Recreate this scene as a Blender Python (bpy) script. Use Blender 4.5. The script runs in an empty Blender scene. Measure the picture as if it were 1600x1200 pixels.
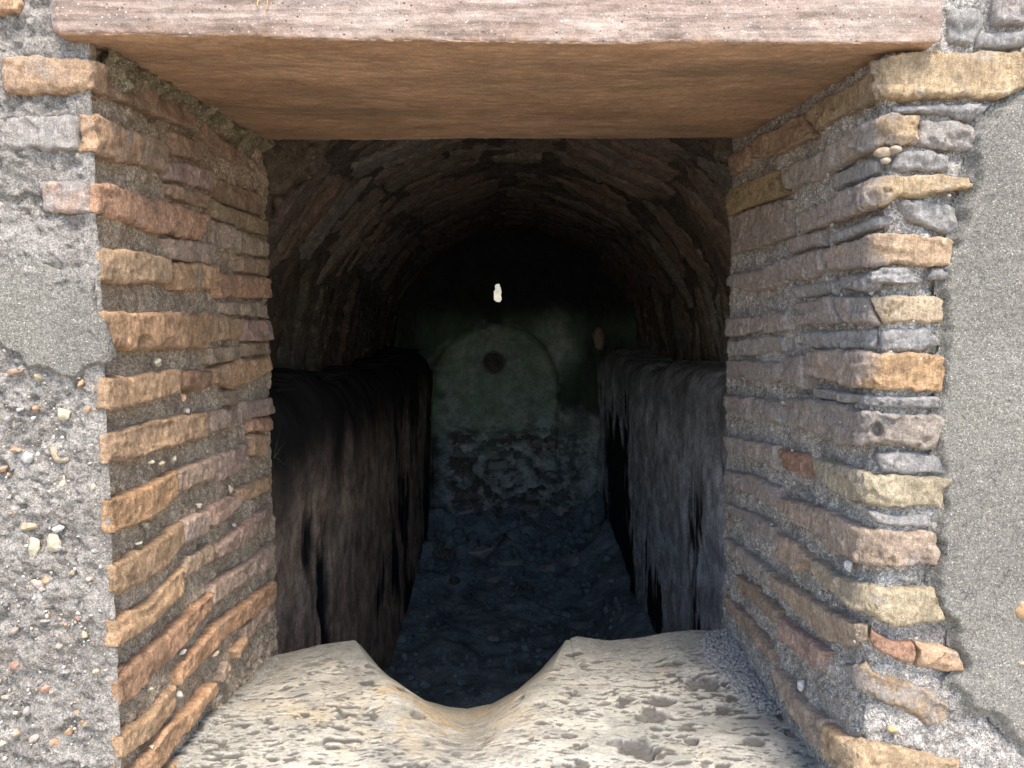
import bpy, math, random
import numpy as np
from mathutils import Vector, Matrix

# ------------------------------------------------------------------ camera, world, sun, exposure
SC = bpy.context.scene
F = 1155.56                                   # focal length in photograph pixels (26 mm on 36 mm)
TH = math.atan(90 / F)                        # camera pitched slightly down
cam_d = bpy.data.cameras.new('camera')
cam_d.sensor_width = 36; cam_d.lens = 26; cam_d.clip_start = 0.02; cam_d.clip_end = 500
cam = bpy.data.objects.new('camera', cam_d)
SC.collection.objects.link(cam)
cam.rotation_euler = (math.pi / 2 - TH, 0, 0)
SC.camera = cam

SUN_EL, SUN_AZ = math.radians(60), math.radians(160)     # azimuth clockwise from +Y: behind the camera
world = bpy.data.worlds.new('World'); SC.world = world; world.use_nodes = True
wn = world.node_tree
sky = wn.nodes.new('ShaderNodeTexSky'); sky.sky_type = 'NISHITA'; sky.sun_disc = False
sky.sun_elevation = SUN_EL; sky.sun_rotation = SUN_AZ
bg = wn.nodes['Background']; bg.inputs['Strength'].default_value = 0.14
wn.links.new(sky.outputs[0], bg.inputs['Color'])
sun_d = bpy.data.lights.new('sun', 'SUN'); sun_d.energy = 2.0; sun_d.angle = math.radians(22)
sun_d.color = (1.0, 0.88, 0.74)
sun = bpy.data.objects.new('sun', sun_d); SC.collection.objects.link(sun)
sdir = Vector((math.sin(SUN_AZ) * math.cos(SUN_EL), math.cos(SUN_AZ) * math.cos(SUN_EL), math.sin(SUN_EL)))
sun.rotation_euler = sdir.to_track_quat('Z', 'Y').to_euler()
sun.location = sdir * 20

vs = SC.view_settings
vs.view_transform = 'Standard'; vs.look = 'None'; vs.gamma = 1; vs.use_curve_mapping = False
vs.exposure = 1.65
SC.render.engine = 'CYCLES'
SC.cycles.max_bounces = 10; SC.cycles.diffuse_bounces = 8; SC.cycles.glossy_bounces = 2
SC.cycles.use_denoising = True
SC.cycles.sample_clamp_indirect = 8

# ------------------------------------------------------------------ numpy noise
def _hash(ix, iy, iz, seed):
    h = (ix.astype(np.uint32) * np.uint32(374761393) + iy.astype(np.uint32) * np.uint32(668265263)
         + iz.astype(np.uint32) * np.uint32(2147483647 - 58) + np.uint32((seed * 974634541 + 12345) & 0xffffffff))
    h ^= h >> np.uint32(13); h *= np.uint32(1274126177); h ^= h >> np.uint32(16)
    h *= np.uint32(2246822519); h ^= h >> np.uint32(13)
    return h.astype(np.float64) / 4294967295.0

def vnoise(P, seed=0):
    i = np.floor(P).astype(np.int64); f = P - i
    f = f * f * f * (f * (f * 6 - 15) + 10)
    r = 0
    for dx in (0, 1):
        wx = f[:, 0] if dx else 1 - f[:, 0]
        for dy in (0, 1):
            wy = f[:, 1] if dy else 1 - f[:, 1]
            for dz in (0, 1):
                wz = f[:, 2] if dz else 1 - f[:, 2]
                r = r + wx * wy * wz * _hash(i[:, 0] + dx, i[:, 1] + dy, i[:, 2] + dz, seed)
    return r * 2 - 1

def fbm(P, scale, octaves=4, seed=0, gain=0.5):
    Q = P * np.asarray(scale, float); a = 1.0; r = 0; t = 0
    for o in range(octaves):
        r = r + a * vnoise(Q + 17.3 * o, seed + o); t += a; a *= gain; Q = Q * 2.03
    return r / t * 1.6

def worley(P, scale, seed=0):
    Q = P * np.asarray(scale, float); i = np.floor(Q).astype(np.int64)
    best = np.full(len(Q), 9.0); rnd = np.zeros(len(Q))
    for dx in (-1, 0, 1):
        for dy in (-1, 0, 1):
            for dz in (-1, 0, 1):
                c = i + np.array([dx, dy, dz])
                px = c[:, 0] + _hash(c[:, 0], c[:, 1], c[:, 2], seed)
                py = c[:, 1] + _hash(c[:, 0], c[:, 1], c[:, 2], seed + 1)
                pz = c[:, 2] + _hash(c[:, 0], c[:, 1], c[:, 2], seed + 2)
                d = np.sqrt((px - Q[:, 0]) ** 2 + (py - Q[:, 1]) ** 2 + (pz - Q[:, 2]) ** 2)
                m = d < best
                best[m] = d[m]; rnd[m] = _hash(c[:, 0], c[:, 1], c[:, 2], seed + 3)[m]
    return best, rnd

def worley2(P, scale, seed=0):
    Q = P[:, :2] * np.asarray(scale, float)[:2]; i = np.floor(Q).astype(np.int64); k = np.zeros(len(Q), np.int64)
    best = np.full(len(Q), 9.0); rnd = np.zeros(len(Q))
    for dx in (-1, 0, 1):
        for dy in (-1, 0, 1):
            cx, cy = i[:, 0] + dx, i[:, 1] + dy
            d = np.hypot(cx + _hash(cx, cy, k, seed) - Q[:, 0], cy + _hash(cx, cy, k, seed + 1) - Q[:, 1])
            m = d < best
            best[m] = d[m]; rnd[m] = _hash(cx, cy, k, seed + 3)[m]
    return best, rnd

def sstep(a, b, x):
    t = np.clip((x - a) / (b - a), 0, 1)
    return t * t * (3 - 2 * t)

# ------------------------------------------------------------------ materials
class Mat:
    def __init__(s, name, rough=0.9, spec=0.25):
        s.m = bpy.data.materials.new(name); s.m.use_nodes = True; s.t = s.m.node_tree
        s.b = s.t.nodes['Principled BSDF']; s.b.inputs['Roughness'].default_value = rough
        s.b.inputs['Specular IOR Level'].default_value = spec
        s.pos = s.t.nodes.new('ShaderNodeNewGeometry').outputs['Position']
    def n(s, typ): return s.t.nodes.new(typ)
    def put(s, sock, v):
        if isinstance(v, bpy.types.NodeSocket): s.t.links.new(v, sock)
        else: sock.default_value = v if not (isinstance(v, tuple) and len(v) == 3 and sock.type == 'RGBA') else (*v, 1)
    def coord(s, stretch, src=None):
        q = s.n('ShaderNodeVectorMath'); q.operation = 'MULTIPLY'
        s.put(q.inputs[0], src or s.pos); q.inputs[1].default_value = stretch
        return q.outputs[0]
    def noise(s, scale, detail=4, rough=0.55, stretch=None, dist=0.0):
        q = s.n('ShaderNodeTexNoise')
        s.put(q.inputs['Vector'], s.coord(stretch) if stretch else s.pos)
        q.inputs['Scale'].default_value = scale; q.inputs['Detail'].default_value = detail
        q.inputs['Roughness'].default_value = rough; q.inputs['Distortion'].default_value = dist
        return q.outputs['Fac']
    def voro(s, scale, stretch=None, out='Distance', feature='F1', rnd=1.0):
        q = s.n('ShaderNodeTexVoronoi'); q.feature = feature
        s.put(q.inputs['Vector'], s.coord(stretch) if stretch else s.pos)
        q.inputs['Scale'].default_value = scale; q.inputs['Randomness'].default_value = rnd
        return q.outputs[out]
    def ramp(s, fac, lo, hi, a=0.0, b=1.0):
        q = s.n('ShaderNodeMapRange'); q.interpolation_type = 'SMOOTHSTEP'
        s.put(q.inputs['Value'], fac)
        q.inputs['From Min'].default_value = lo; q.inputs['From Max'].default_value = hi
        q.inputs['To Min'].default_value = a; q.inputs['To Max'].default_value = b
        return q.outputs[0]
    def math(s, op, a, b=0.0):
        q = s.n('ShaderNodeMath'); q.operation = op; s.put(q.inputs[0], a); s.put(q.inputs[1], b)
        return q.outputs[0]
    def mix(s, fac, a, b, mode='MIX'):
        q = s.n('ShaderNodeMix'); q.data_type = 'RGBA'; q.blend_type = mode
        s.put(q.inputs[0], fac); s.put(q.inputs[6], a); s.put(q.inputs[7], b)
        return q.outputs[2]
    def grey(s, v):
        q = s.n('ShaderNodeCombineColor')
        for k in range(3): s.put(q.inputs[k], v)
        return q.outputs[0]
    def mul(s, col, v): return s.mix(1.0, col, s.grey(v), 'MULTIPLY')
    def attr(s, name):
        q = s.n('ShaderNodeAttribute'); q.attribute_name = name; return q.outputs['Fac']
    def sep(s, k):
        q = s.n('ShaderNodeSeparateXYZ'); s.put(q.inputs[0], s.pos); return q.outputs[k]
    def finish(s, col, bumps=(), rough=None):
        s.put(s.b.inputs['Base Color'], col)
        nrm = None
        for h, st, dist in bumps:
            q = s.n('ShaderNodeBump'); q.inputs['Strength'].default_value = st; q.inputs['Distance'].default_value = dist
            s.put(q.inputs['Height'], h)
            if nrm: s.put(q.inputs['Normal'], nrm)
            nrm = q.outputs[0]
        if nrm: s.put(s.b.inputs['Normal'], nrm)
        if rough is not None: s.put(s.b.inputs['Roughness'], rough)
        return s.m

def mat_brick(name, lime=(0.46, 0.44, 0.42), patina=(0.48, 0.42, 0.38), moss=0.0):
    k = Mat(name)
    oi = k.n('ShaderNodeObjectInfo')
    base = oi.outputs['Color']; alpha = oi.outputs['Alpha']
    c = k.mul(base, k.ramp(k.noise(38, 5, 0.65), 0.25, 0.78, 0.66, 1.28))
    c = k.mix(k.ramp(k.noise(17, 4, 0.6), 0.5, 0.75, 0, 0.45), c, (0.36, 0.27, 0.19))
    c = k.mix(k.math('MULTIPLY', k.attr('patina'), k.ramp(k.noise(60, 4, 0.6), 0.2, 0.6, 0.6, 1.0)), c, patina)
    # lime wash left by old mortar; how much is the object's alpha
    lf = k.ramp(k.math('ADD', k.noise(26, 6, 0.68), k.math('MULTIPLY', alpha, 0.5)), 0.66, 0.86)
    c = k.mix(k.math('MULTIPLY', lf, 0.85), c, lime)
    # grains
    g = k.noise(900, 2, 0.6)
    c = k.mul(c, k.ramp(g, 0.3, 0.72, 0.72, 1.25))
    c = k.mix(k.ramp(k.voro(330), 0.10, 0.02, 0, 0.7), c, (0.10, 0.07, 0.05))
    c = k.mix(k.ramp(k.voro(410, (1.1, 1, 1.07)), 0.09, 0.02, 0, 0.8), c, (0.68, 0.62, 0.54))
    if moss: c = k.mix(k.ramp(k.noise(14, 5, 0.7), 0.5, 0.68, 0, moss), c, (0.13, 0.13, 0.09))
    stri = k.noise(420, 3, 0.6, (1, 1, 0.16)); c = k.mul(c, k.ramp(stri, 0.3, 0.7, 0.84, 1.14))
    c = k.mul(c, k.ramp(k.noise(150, 5, 0.75), 0.32, 0.68, 0.74, 1.24))
    return k.finish(c, [(k.noise(130, 7, 0.78), 1.0, 0.008), (stri, 0.4, 0.002), (g, 0.5, 0.0015)])

def mat_mortar(name, a, b, tint=0.0, spread=1.0, dirt=(0.2, 0.16, 0.12)):
    k = Mat(name, 0.95, 0.15)
    c = k.mix(k.ramp(k.noise(24, 6, 0.68), 0.32, 0.68), a, b)
    c = k.mix(k.ramp(k.noise(9, 5, 0.6), 0.5, 0.75, 0, tint), c, dirt)
    g = k.noise(520, 3, 0.7)
    c = k.mul(c, k.ramp(g, 0.34, 0.68, 1 - 0.5 * spread, 1 + 0.42 * spread))
    c = k.mul(c, k.ramp(k.noise(190, 4, 0.75), 0.34, 0.66, 1 - 0.38 * spread, 1 + 0.36 * spread))
    c = k.mix(k.ramp(k.voro(230), 0.2, 0.06, 0, 0.75), c, k.mix(k.ramp(k.voro(230, None, 'Color'), 0.4, 0.6), (0.07, 0.065, 0.06), (0.72, 0.69, 0.63)))
    c = k.mix(k.ramp(k.voro(95, (1, 1.1, 1.05)), 0.13, 0.07, 0, 0.55), c, k.mix(k.ramp(k.noise(40), 0.45, 0.55), (0.45, 0.24, 0.12), (0.6, 0.54, 0.4)))
    return k.finish(c, [(k.noise(120, 6, 0.78), 0.9, 0.006), (g, 0.8, 0.002)])

def mat_cement():
    k = Mat('cement_render', 0.95, 0.15)
    c = k.mix(k.ramp(k.noise(7, 5, 0.6), 0.35, 0.7), (0.25, 0.238, 0.205), (0.335, 0.32, 0.285))
    c = k.mix(k.ramp(k.noise(3.5, 7, 0.7), 0.46, 0.62, 0, 0.75), c, (0.19, 0.18, 0.16))
    c = k.mix(k.ramp(k.noise(5, 5, 0.65, (1, 1, .5)), 0.54, 0.72, 0, 0.6), c, (0.37, 0.365, 0.35))
    g = k.noise(700, 2, 0.75)
    c = k.mul(c, k.ramp(g, 0.32, 0.7, 0.62, 1.32))
    c = k.mul(c, k.ramp(k.noise(330, 2, 0.6), 0.36, 0.64, 0.80, 1.2))
    d = k.ramp(k.voro(300), 0.25, 0.12, 0, 0.7)
    dc = k.mix(k.ramp(k.noise(300, 1), 0.44, 0.52), (0.035, 0.035, 0.035), (0.80, 0.77, 0.66))
    c = k.mix(d, c, dc)
    c = k.mix(k.ramp(k.voro(120), 0.1, 0.05, 0, 0.8), c, (0.06, 0.055, 0.05))
    cr = k.math('MULTIPLY', k.ramp(k.math('ABSOLUTE', k.math('SUBTRACT', k.noise(5, 5, 0.6, None, 0.8), 0.5)), 0.0035, 0.001), k.ramp(k.noise(3), 0.5, 0.6))
    c = k.mix(k.math('MULTIPLY', cr, 0.65), c, (0.07, 0.065, 0.06))
    return k.finish(c, [(k.noise(200, 5, 0.75), 0.8, 0.004), (g, 0.8, 0.0015)])

def mat_lintel():
    k = Mat('lintel_stone', 0.85, 0.2)
    u = k.attr('under')
    str1 = k.noise(7, 8, 0.72, (0.5, 1.5, 1.5), 0.6)
    str2 = k.noise(60, 5, 0.65, (0.16, 1.6, 1.6), 0.2)
    front = k.mix(k.ramp(str2, 0.3, 0.7), (0.28, 0.205, 0.168), (0.42, 0.335, 0.285))
    front = k.mul(front, k.ramp(k.noise(95, 4, 0.65, (0.07, 1.5, 1.5), 0.3), 0.36, 0.6, 0.7, 1.12))
    front = k.mix(k.ramp(k.noise(12, 6, 0.7, (0.6, 1, 1)), 0.48, 0.7, 0, 0.4), front, (0.42, 0.36, 0.305))
    front = k.mix(k.ramp(k.noise(16, 6, 0.7, (0.5, 1, 1.3)), 0.56, 0.72, 0, 0.6), front, (0.24, 0.165, 0.13))
    und = k.mix(k.ramp(str1, 0.3, 0.7), (0.31, 0.195, 0.120), (0.43, 0.283, 0.180))
    und = k.mul(und, k.ramp(k.noise(11, 6, 0.72, (0.7, 1, 1)), 0.3, 0.7, 0.8, 1.18))
    und = k.mix(k.ramp(k.noise(5, 6, 0.7, (0.5, 2, 1), 0.4), 0.49, 0.65, 0, 0.6), und, (0.20, 0.15, 0.10))
    und = k.mix(k.ramp(k.noise(22, 6, 0.7, (0.22, 2, 1), 0.3), 0.60, 0.76, 0, 0.6), und, (0.46, 0.36, 0.265))
    c = k.mix(u, front, und)
    g = k.noise(600, 3, 0.7)
    c = k.mul(c, k.ramp(g, 0.3, 0.7, 0.78, 1.2))
    c = k.mul(c, k.ramp(k.noise(120, 5, 0.75, (0.35, 1.2, 1.2)), 0.32, 0.68, 0.82, 1.18))
    inv = k.math('SUBTRACT', 1.0, k.math('MULTIPLY', u, 0.75))
    c = k.mix(k.math('MULTIPLY', k.math('MULTIPLY', k.ramp(k.noise(45, 3), 0.42, 0.58), k.ramp(k.voro(170, (0.8, 1, 1)), 0.22, 0.10)), inv), c, (0.09, 0.065, 0.06))
    c = k.mix(k.math('MULTIPLY', k.math('MULTIPLY', k.ramp(k.noise(38, 3, 0.5, (1, 1, 1.2)), 0.40, 0.60), k.ramp(k.voro(190, (0.9, 1.1, 1.05)), 0.24, 0.10)), inv), c, (0.56, 0.505, 0.46))
    crack = k.ramp(k.noise(55, 4, 0.6, (0.1, 1.4, 1.4), 0.5), 0.47, 0.5)
    return k.finish(c, [(str2, 0.3, 0.0025), (crack, 0.12, 0.002), (g, 0.5, 0.0012)])

def mat_travertine():
    k = Mat('travertine', 0.8, 0.3)
    pit = k.attr('pit'); och = k.attr('ochre'); far = k.attr('far')
    c = k.mix(k.ramp(k.noise(22, 6, 0.65, (0.7, 1.5, 1)), 0.32, 0.66), (0.29, 0.285, 0.255), (0.52, 0.495, 0.43))
    c = k.mix(k.ramp(k.noise(8, 5, 0.6), 0.44, 0.64, 0, 0.7), c, (0.27, 0.27, 0.245))
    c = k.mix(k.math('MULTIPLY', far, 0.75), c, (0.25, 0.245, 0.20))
    c = k.mix(k.math('MULTIPLY', och, k.ramp(k.noise(24, 5, 0.65), 0.38, 0.68)), c, (0.43, 0.29, 0.12))
    vein = k.ramp(k.voro(120, (0.6, 1.35, 1), 'Distance', 'DISTANCE_TO_EDGE'), 0.10, 0.02, 0, 0.5)
    c = k.mix(vein, c, (0.52, 0.50, 0.43))
    c = k.mix(k.ramp(k.noise(5.5, 7, 0.72), 0.5, 0.6, 0, 0.6), c, (0.23, 0.235, 0.215))
    c = k.mix(k.ramp(k.noise(6.5, 5, 0.65, (1, 1.2, 1)), 0.56, 0.68, 0, 0.5), c, (0.52, 0.43, 0.28))
    c = k.mix(k.ramp(k.noise(85, 5, 0.72, (0.6, 1.4, 1), 1.4), 0.55, 0.60, 0, 0.6), c, (0.17, 0.165, 0.15))
    c = k.mix(k.math('MULTIPLY', pit, 0.92), c, (0.085, 0.08, 0.072))
    c = k.mul(c, k.ramp(k.noise(800, 2, 0.6), 0.3, 0.7, 0.8, 1.18))
    return k.finish(c, [(k.noise(170, 5, 0.7, (0.6, 1.3, 1), 1.0), 0.3, 0.0015), (k.noise(700, 2), 0.3, 0.0008)])

def mat_plaster(name, a, b, black=(0.012, 0.012, 0.014)):
    k = Mat(name, 0.8, 0.25)
    c = k.mix(k.ramp(k.noise(7, 6, 0.65, (1, 1, 0.5)), 0.3, 0.7), a, b)
    c = k.mix(k.ramp(k.noise(16, 6, 0.7, (1, 1, 0.65)), 0.5, 0.72, 0, 0.5), c, (0.12, 0.115, 0.11))
    c = k.mul(c, k.ramp(k.noise(13, 7, 0.75), 0.34, 0.66, 0.5, 1.4))
    c = k.mul(c, k.ramp(k.noise(130, 4, 0.7), 0.3, 0.7, 0.75, 1.2))
    c = k.mix(k.ramp(k.noise(5, 7, 0.72), 0.5, 0.66, 0, 0.35), c, (0.15, 0.15, 0.145))
    c = k.mix(k.attr('stain_shade'), c, black)  # black streaks and soot, together with painted shade
    c = k.mix(k.math('MULTIPLY', k.attr('green'), 0.75), c, (0.21, 0.33, 0.20))
    return k.finish(c, [(k.noise(60, 6, 0.7, (1, 1, 0.9)), 0.4, 0.004)])

def mat_flat(name, a, b, scale=40, bump=0.5):
    k = Mat(name)
    c = k.mix(k.ramp(k.noise(scale, 5, 0.65), 0.3, 0.7), a, b)
    c = k.mul(c, k.ramp(k.noise(scale * 14, 2, 0.6), 0.3, 0.7, 0.75, 1.2))
    return k.finish(c, [(k.noise(scale * 3, 5, 0.7), bump, 0.006)])

def mat_chip():
    k = Mat('stone_chip'); oi = k.n('ShaderNodeObjectInfo')
    c = k.mul(oi.outputs['Color'], k.ramp(k.noise(160, 5, 0.7), 0.28, 0.72, 0.6, 1.25))
    c = k.mix(k.ramp(k.noise(120, 5, 0.75), 0.46, 0.62, 0.12, 0.75), c, (0.36, 0.335, 0.30))
    return k.finish(c, [(k.noise(200, 5, 0.7), 0.6, 0.003)])

MB = mat_brick('brick_clay')
MBV = mat_brick('vault_brick', lime=(0.30, 0.28, 0.245), moss=0.45)
MM_L = mat_mortar('mortar_grey', (0.285, 0.262, 0.235), (0.44, 0.41, 0.37), 0.2, 0.8)
MM_J = mat_mortar('mortar_brown', (0.42, 0.325, 0.23), (0.62, 0.505, 0.38), 0.25, 0.9)
MM_R = mat_mortar('mortar_ash', (0.38, 0.355, 0.325), (0.585, 0.55, 0.505), 0.15, 1.05)
MM_F = mat_mortar('mortar_mossy', (0.20, 0.165, 0.105), (0.36, 0.31, 0.21), 0.4, dirt=(0.13, 0.12, 0.07))
MM_V = mat_mortar('mortar_vault', (0.095, 0.08, 0.067), (0.19, 0.162, 0.137), 0.3)
MCEM = mat_cement(); MLIN = mat_lintel(); MTRA = mat_travertine(); MCHIP = mat_chip()
MPL_L = mat_plaster('plaster_brown', (0.38, 0.255, 0.175), (0.56, 0.41, 0.30))
MPL_R = mat_plaster('plaster_grey', (0.54, 0.54, 0.55), (0.74, 0.74, 0.75))
MPL_E = mat_plaster('plaster_end', (0.34, 0.37, 0.36), (0.54, 0.57, 0.555))
MFLOOR = mat_flat('earth_floor', (0.13, 0.17, 0.185), (0.31, 0.38, 0.41), 9)
MGROUND = mat_flat('dry_ground', (0.40, 0.34, 0.26), (0.50, 0.43, 0.34), 3)
MPALE = mat_flat('pale_stone', (0.34, 0.32, 0.25), (0.50, 0.475, 0.36), 14)
MGRASS = mat_flat('dry_grass', (0.10, 0.10, 0.04), (0.16, 0.14, 0.06), 60)
MSTRAW = mat_flat('straw', (0.50, 0.34, 0.10), (0.58, 0.42, 0.16), 60)

# ------------------------------------------------------------------ object helpers
COL = SC.collection
def thing(name, label, cat, loc, group=None):
    o = bpy.data.objects.new(name, None); COL.objects.link(o); o.location = loc
    o.empty_display_size = 0.05; o['kind'] = 'thing'
    o['label'] = label; o['category'] = cat
    if group: o['group'] = group
    return o
def tag(o, label=None, cat=None, group=None, kind=None):
    for k, v in (('label', label), ('category', cat), ('group', group), ('kind', kind)):
        if v: o[k] = v
    return o
def mesh_obj(name, V, faces, mat, parent=None, attrs=None, smooth=True, color=None):
    V = np.asarray(V, np.float64).reshape(-1, 3)
    c = V.mean(0); W = (V - c).astype(np.float32)
    me = bpy.data.meshes.new(name)
    if isinstance(faces, np.ndarray):
        nf, k = faces.shape
        me.vertices.add(len(W)); me.vertices.foreach_set('co', W.ravel())
        me.loops.add(nf * k); me.loops.foreach_set('vertex_index', faces.astype(np.int32).ravel())
        me.polygons.add(nf); me.polygons.foreach_set('loop_start', np.arange(0, nf * k, k, dtype=np.int32))
        me.update(calc_edges=True)
    else:
        me.from_pydata(W.tolist(), [], faces)
    if smooth: me.polygons.foreach_set('use_smooth', np.ones(len(me.polygons), bool))
    for an, av in (attrs or {}).items():
        a = me.attributes.new(an, 'FLOAT', 'POINT'); a.data.foreach_set('value', np.asarray(av, np.float32).ravel())
    me.materials.append(mat); me.update()
    o = bpy.data.objects.new(name, me); COL.objects.link(o)
    loc = Vector(c)
    if parent is not None:
        o.parent = parent; loc = loc - parent.location
        if parent.parent is not None: loc = loc - parent.parent.location
    o.location = loc
    if color: o.color = color
    return o
def grid_faces(nu, nv, flip=False):
    i = np.arange(nu * nv).reshape(nu, nv)
    a, b, c, d = i[:-1, :-1], i[1:, :-1], i[1:, 1:], i[:-1, 1:]
    f = np.stack([a, b, c, d] if not flip else [a, d, c, b], -1)
    return f.reshape(-1, 4)
def boxes(name, bl, mat, parent=None):
    V, Fc = [], []
    for (x0, x1, y0, y1, z0, z1) in bl:
        n = len(V)
        V += [(x, y, z) for x in (x0, x1) for y in (y0, y1) for z in (z0, z1)]
        Fc += [[n + q for q in f] for f in ((0, 1, 3, 2), (4, 6, 7, 5), (0, 4, 5, 1), (2, 3, 7, 6), (0, 2, 6, 4), (1, 5, 7, 3))]
    return mesh_obj(name, V, Fc, mat, parent, smooth=False)

_ico = {}
def ico(sub):
    if sub not in _ico:
        t = (1 + 5 ** .5) / 2
        V = [(-1, t, 0), (1, t, 0), (-1, -t, 0), (1, -t, 0), (0, -1, t), (0, 1, t), (0, -1, -t), (0, 1, -t), (t, 0, -1), (t, 0, 1), (-t, 0, -1), (-t, 0, 1)]
        Fc = [(0, 11, 5), (0, 5, 1), (0, 1, 7), (0, 7, 10), (0, 10, 11), (1, 5, 9), (5, 11, 4), (11, 10, 2), (10, 7, 6), (7, 1, 8), (3, 9, 4), (3, 4, 2), (3, 2, 6), (3, 6, 8), (3, 8, 9), (4, 9, 5), (2, 4, 11), (6, 2, 10), (8, 6, 7), (9, 8, 1)]
        V = [Vector(v).normalized() for v in V]
        for _ in range(sub):
            cache = {}; nf = []
            def mid(a, b):
                key = (min(a, b), max(a, b))
                if key not in cache:
                    V.append(((V[a] + V[b]) / 2).normalized()); cache[key] = len(V) - 1
                return cache[key]
            for a, b, c in Fc:
                x, y, z = mid(a, b), mid(b, c), mid(c, a)
                nf += [(a, x, z), (b, y, x), (c, z, y), (x, y, z)]
            Fc = nf
        _ico[sub] = (np.array([tuple(v) for v in V]), np.array(Fc))
    return _ico[sub]
def rock_verts(center, ax, radii, seed, sub=2, rough=0.35, flat=True):
    V, Fc = ico(sub)
    rs = np.random.RandomState(seed)
    W = V.copy()
    if flat:                                            # broken facets
        for _ in range(9):
            n = rs.normal(size=3); n /= np.linalg.norm(n); d = rs.uniform(0.45, 0.85)
            t = W @ n; W = W - np.outer(np.maximum(t - d, 0), n)
    W = W * (1 + rough * 0.5 * fbm(V + seed * 3.1, 1.7, 3, seed))[:, None]
    ax = np.array(ax)
    return center + (W * np.asarray(radii)) @ ax, Fc
def rock(name, center, ax, radii, seed, mat, parent=None, color=None, **kw):
    V, Fc = rock_verts(np.array(center), ax, radii, seed, **kw)
    return mesh_obj(name, V, Fc, mat, parent, color=color, smooth=kw.get('sub', 2) > 2)

# ------------------------------------------------------------------ pixel -> place
def ray(px, py):
    a = (px - 800) / F; b = (600 - py) / F
    return np.array([a, math.cos(TH) + b * math.sin(TH), -math.sin(TH) + b * math.cos(TH)])
def at_y(px, py, y): d = ray(px, py); return d * (y / d[1])
def at_x(px, py, x): d = ray(px, py); return d * (x / d[0])
def at_z(px, py, z): d = ray(px, py); return d * (z / d[2])

class Jamb:                       # the wall surface: s runs from the back of the jamb forward, round the corner, along the front
    def __init__(s, B, C, side, r):
        s.B = np.array(B, float); s.C = np.array(C, float); s.r = r; s.side = side
        v = s.C - s.B; s.L = np.linalg.norm(v); s.d1 = v / s.L
        s.n1 = np.array([-s.d1[1], s.d1[0]]) * (1 if side < 0 else -1)
        if s.n1[0] * side > 0: s.n1 = -s.n1
        s.d2 = np.array([float(side), 0.0]); s.n2 = np.array([0.0, -1.0])
    def uv(s, px, py):
        d = ray(px, py); n = s.n1
        den = d[0] * n[0] + d[1] * n[1]
        if abs(den) > 1e-6:
            t = (s.B @ n) / den
            if t > 0:
                p = d * t; u = (p[:2] - s.B) @ s.d1
                if u <= s.L: return (max(u, -0.012), p[2])
        p = d * (s.C[1] / d[1])
        return (s.L + max((p[0] - s.C[0]) * s.side, 0), p[2])
    def pos(s, S, Z, H):
        S = np.asarray(S, float); r = s.r
        t = np.clip((S - (s.L - r)) / (2 * r), 0, 1) * math.pi / 2
        nn = np.cos(t)[:, None] * s.n1 + np.sin(t)[:, None] * s.n2
        cen = s.C - r * s.n1 - r * s.n2
        base = cen + r * nn
        base = base + np.minimum(S - (s.L - r), 0)[:, None] * s.d1 + np.maximum(S - (s.L + r), 0)[:, None] * s.d2
        xy = base + np.asarray(H)[:, None] * nn
        return np.column_stack([xy, Z])
class Cyl:                        # barrel vault: s along the arc, t along the axis
    def __init__(s, cx, cz, R): s.cx, s.cz, s.R = cx, cz, R
    def pos(s, S, T, H):
        a = np.asarray(S) / s.R; r = s.R - np.asarray(H)
        return np.column_stack([s.cx - r * np.cos(a), T, s.cz + r * np.sin(a)])
class Flat:                       # a straight brick laid across the curve of the vault
    def __init__(s, cyl, m, c): s.v, s.m, s.c = cyl, m, c
    def pos(s, S, T, H):
        d = np.clip((np.asarray(S) - s.m) / s.v.R, -.6, .6)
        P3 = np.column_stack([S, T, np.full(len(S), s.m)])
        H = np.asarray(H) + 0.004 * fbm(P3, (9, 70, 1), 3, 77)
        return s.v.pos(S, T, np.where(H < -.045, H, H + s.v.R * (1 - s.c / np.cos(d)) - .012))
class PlaneY:                     # wall facing the camera
    def __init__(s, y): s.y = y
    def pos(s, S, T, H): return np.column_stack([S, s.y - np.asarray(H), T])

def resample(pts, n):
    pts = np.asarray(pts, float); seg = np.linalg.norm(np.diff(pts, axis=0), axis=1)
    c = np.r_[0, np.cumsum(seg)] / max(seg.sum(), 1e-9); u = np.linspace(0, 1, n)
    return np.column_stack([np.interp(u, c, pts[:, k]) for k in range(2)])

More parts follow.
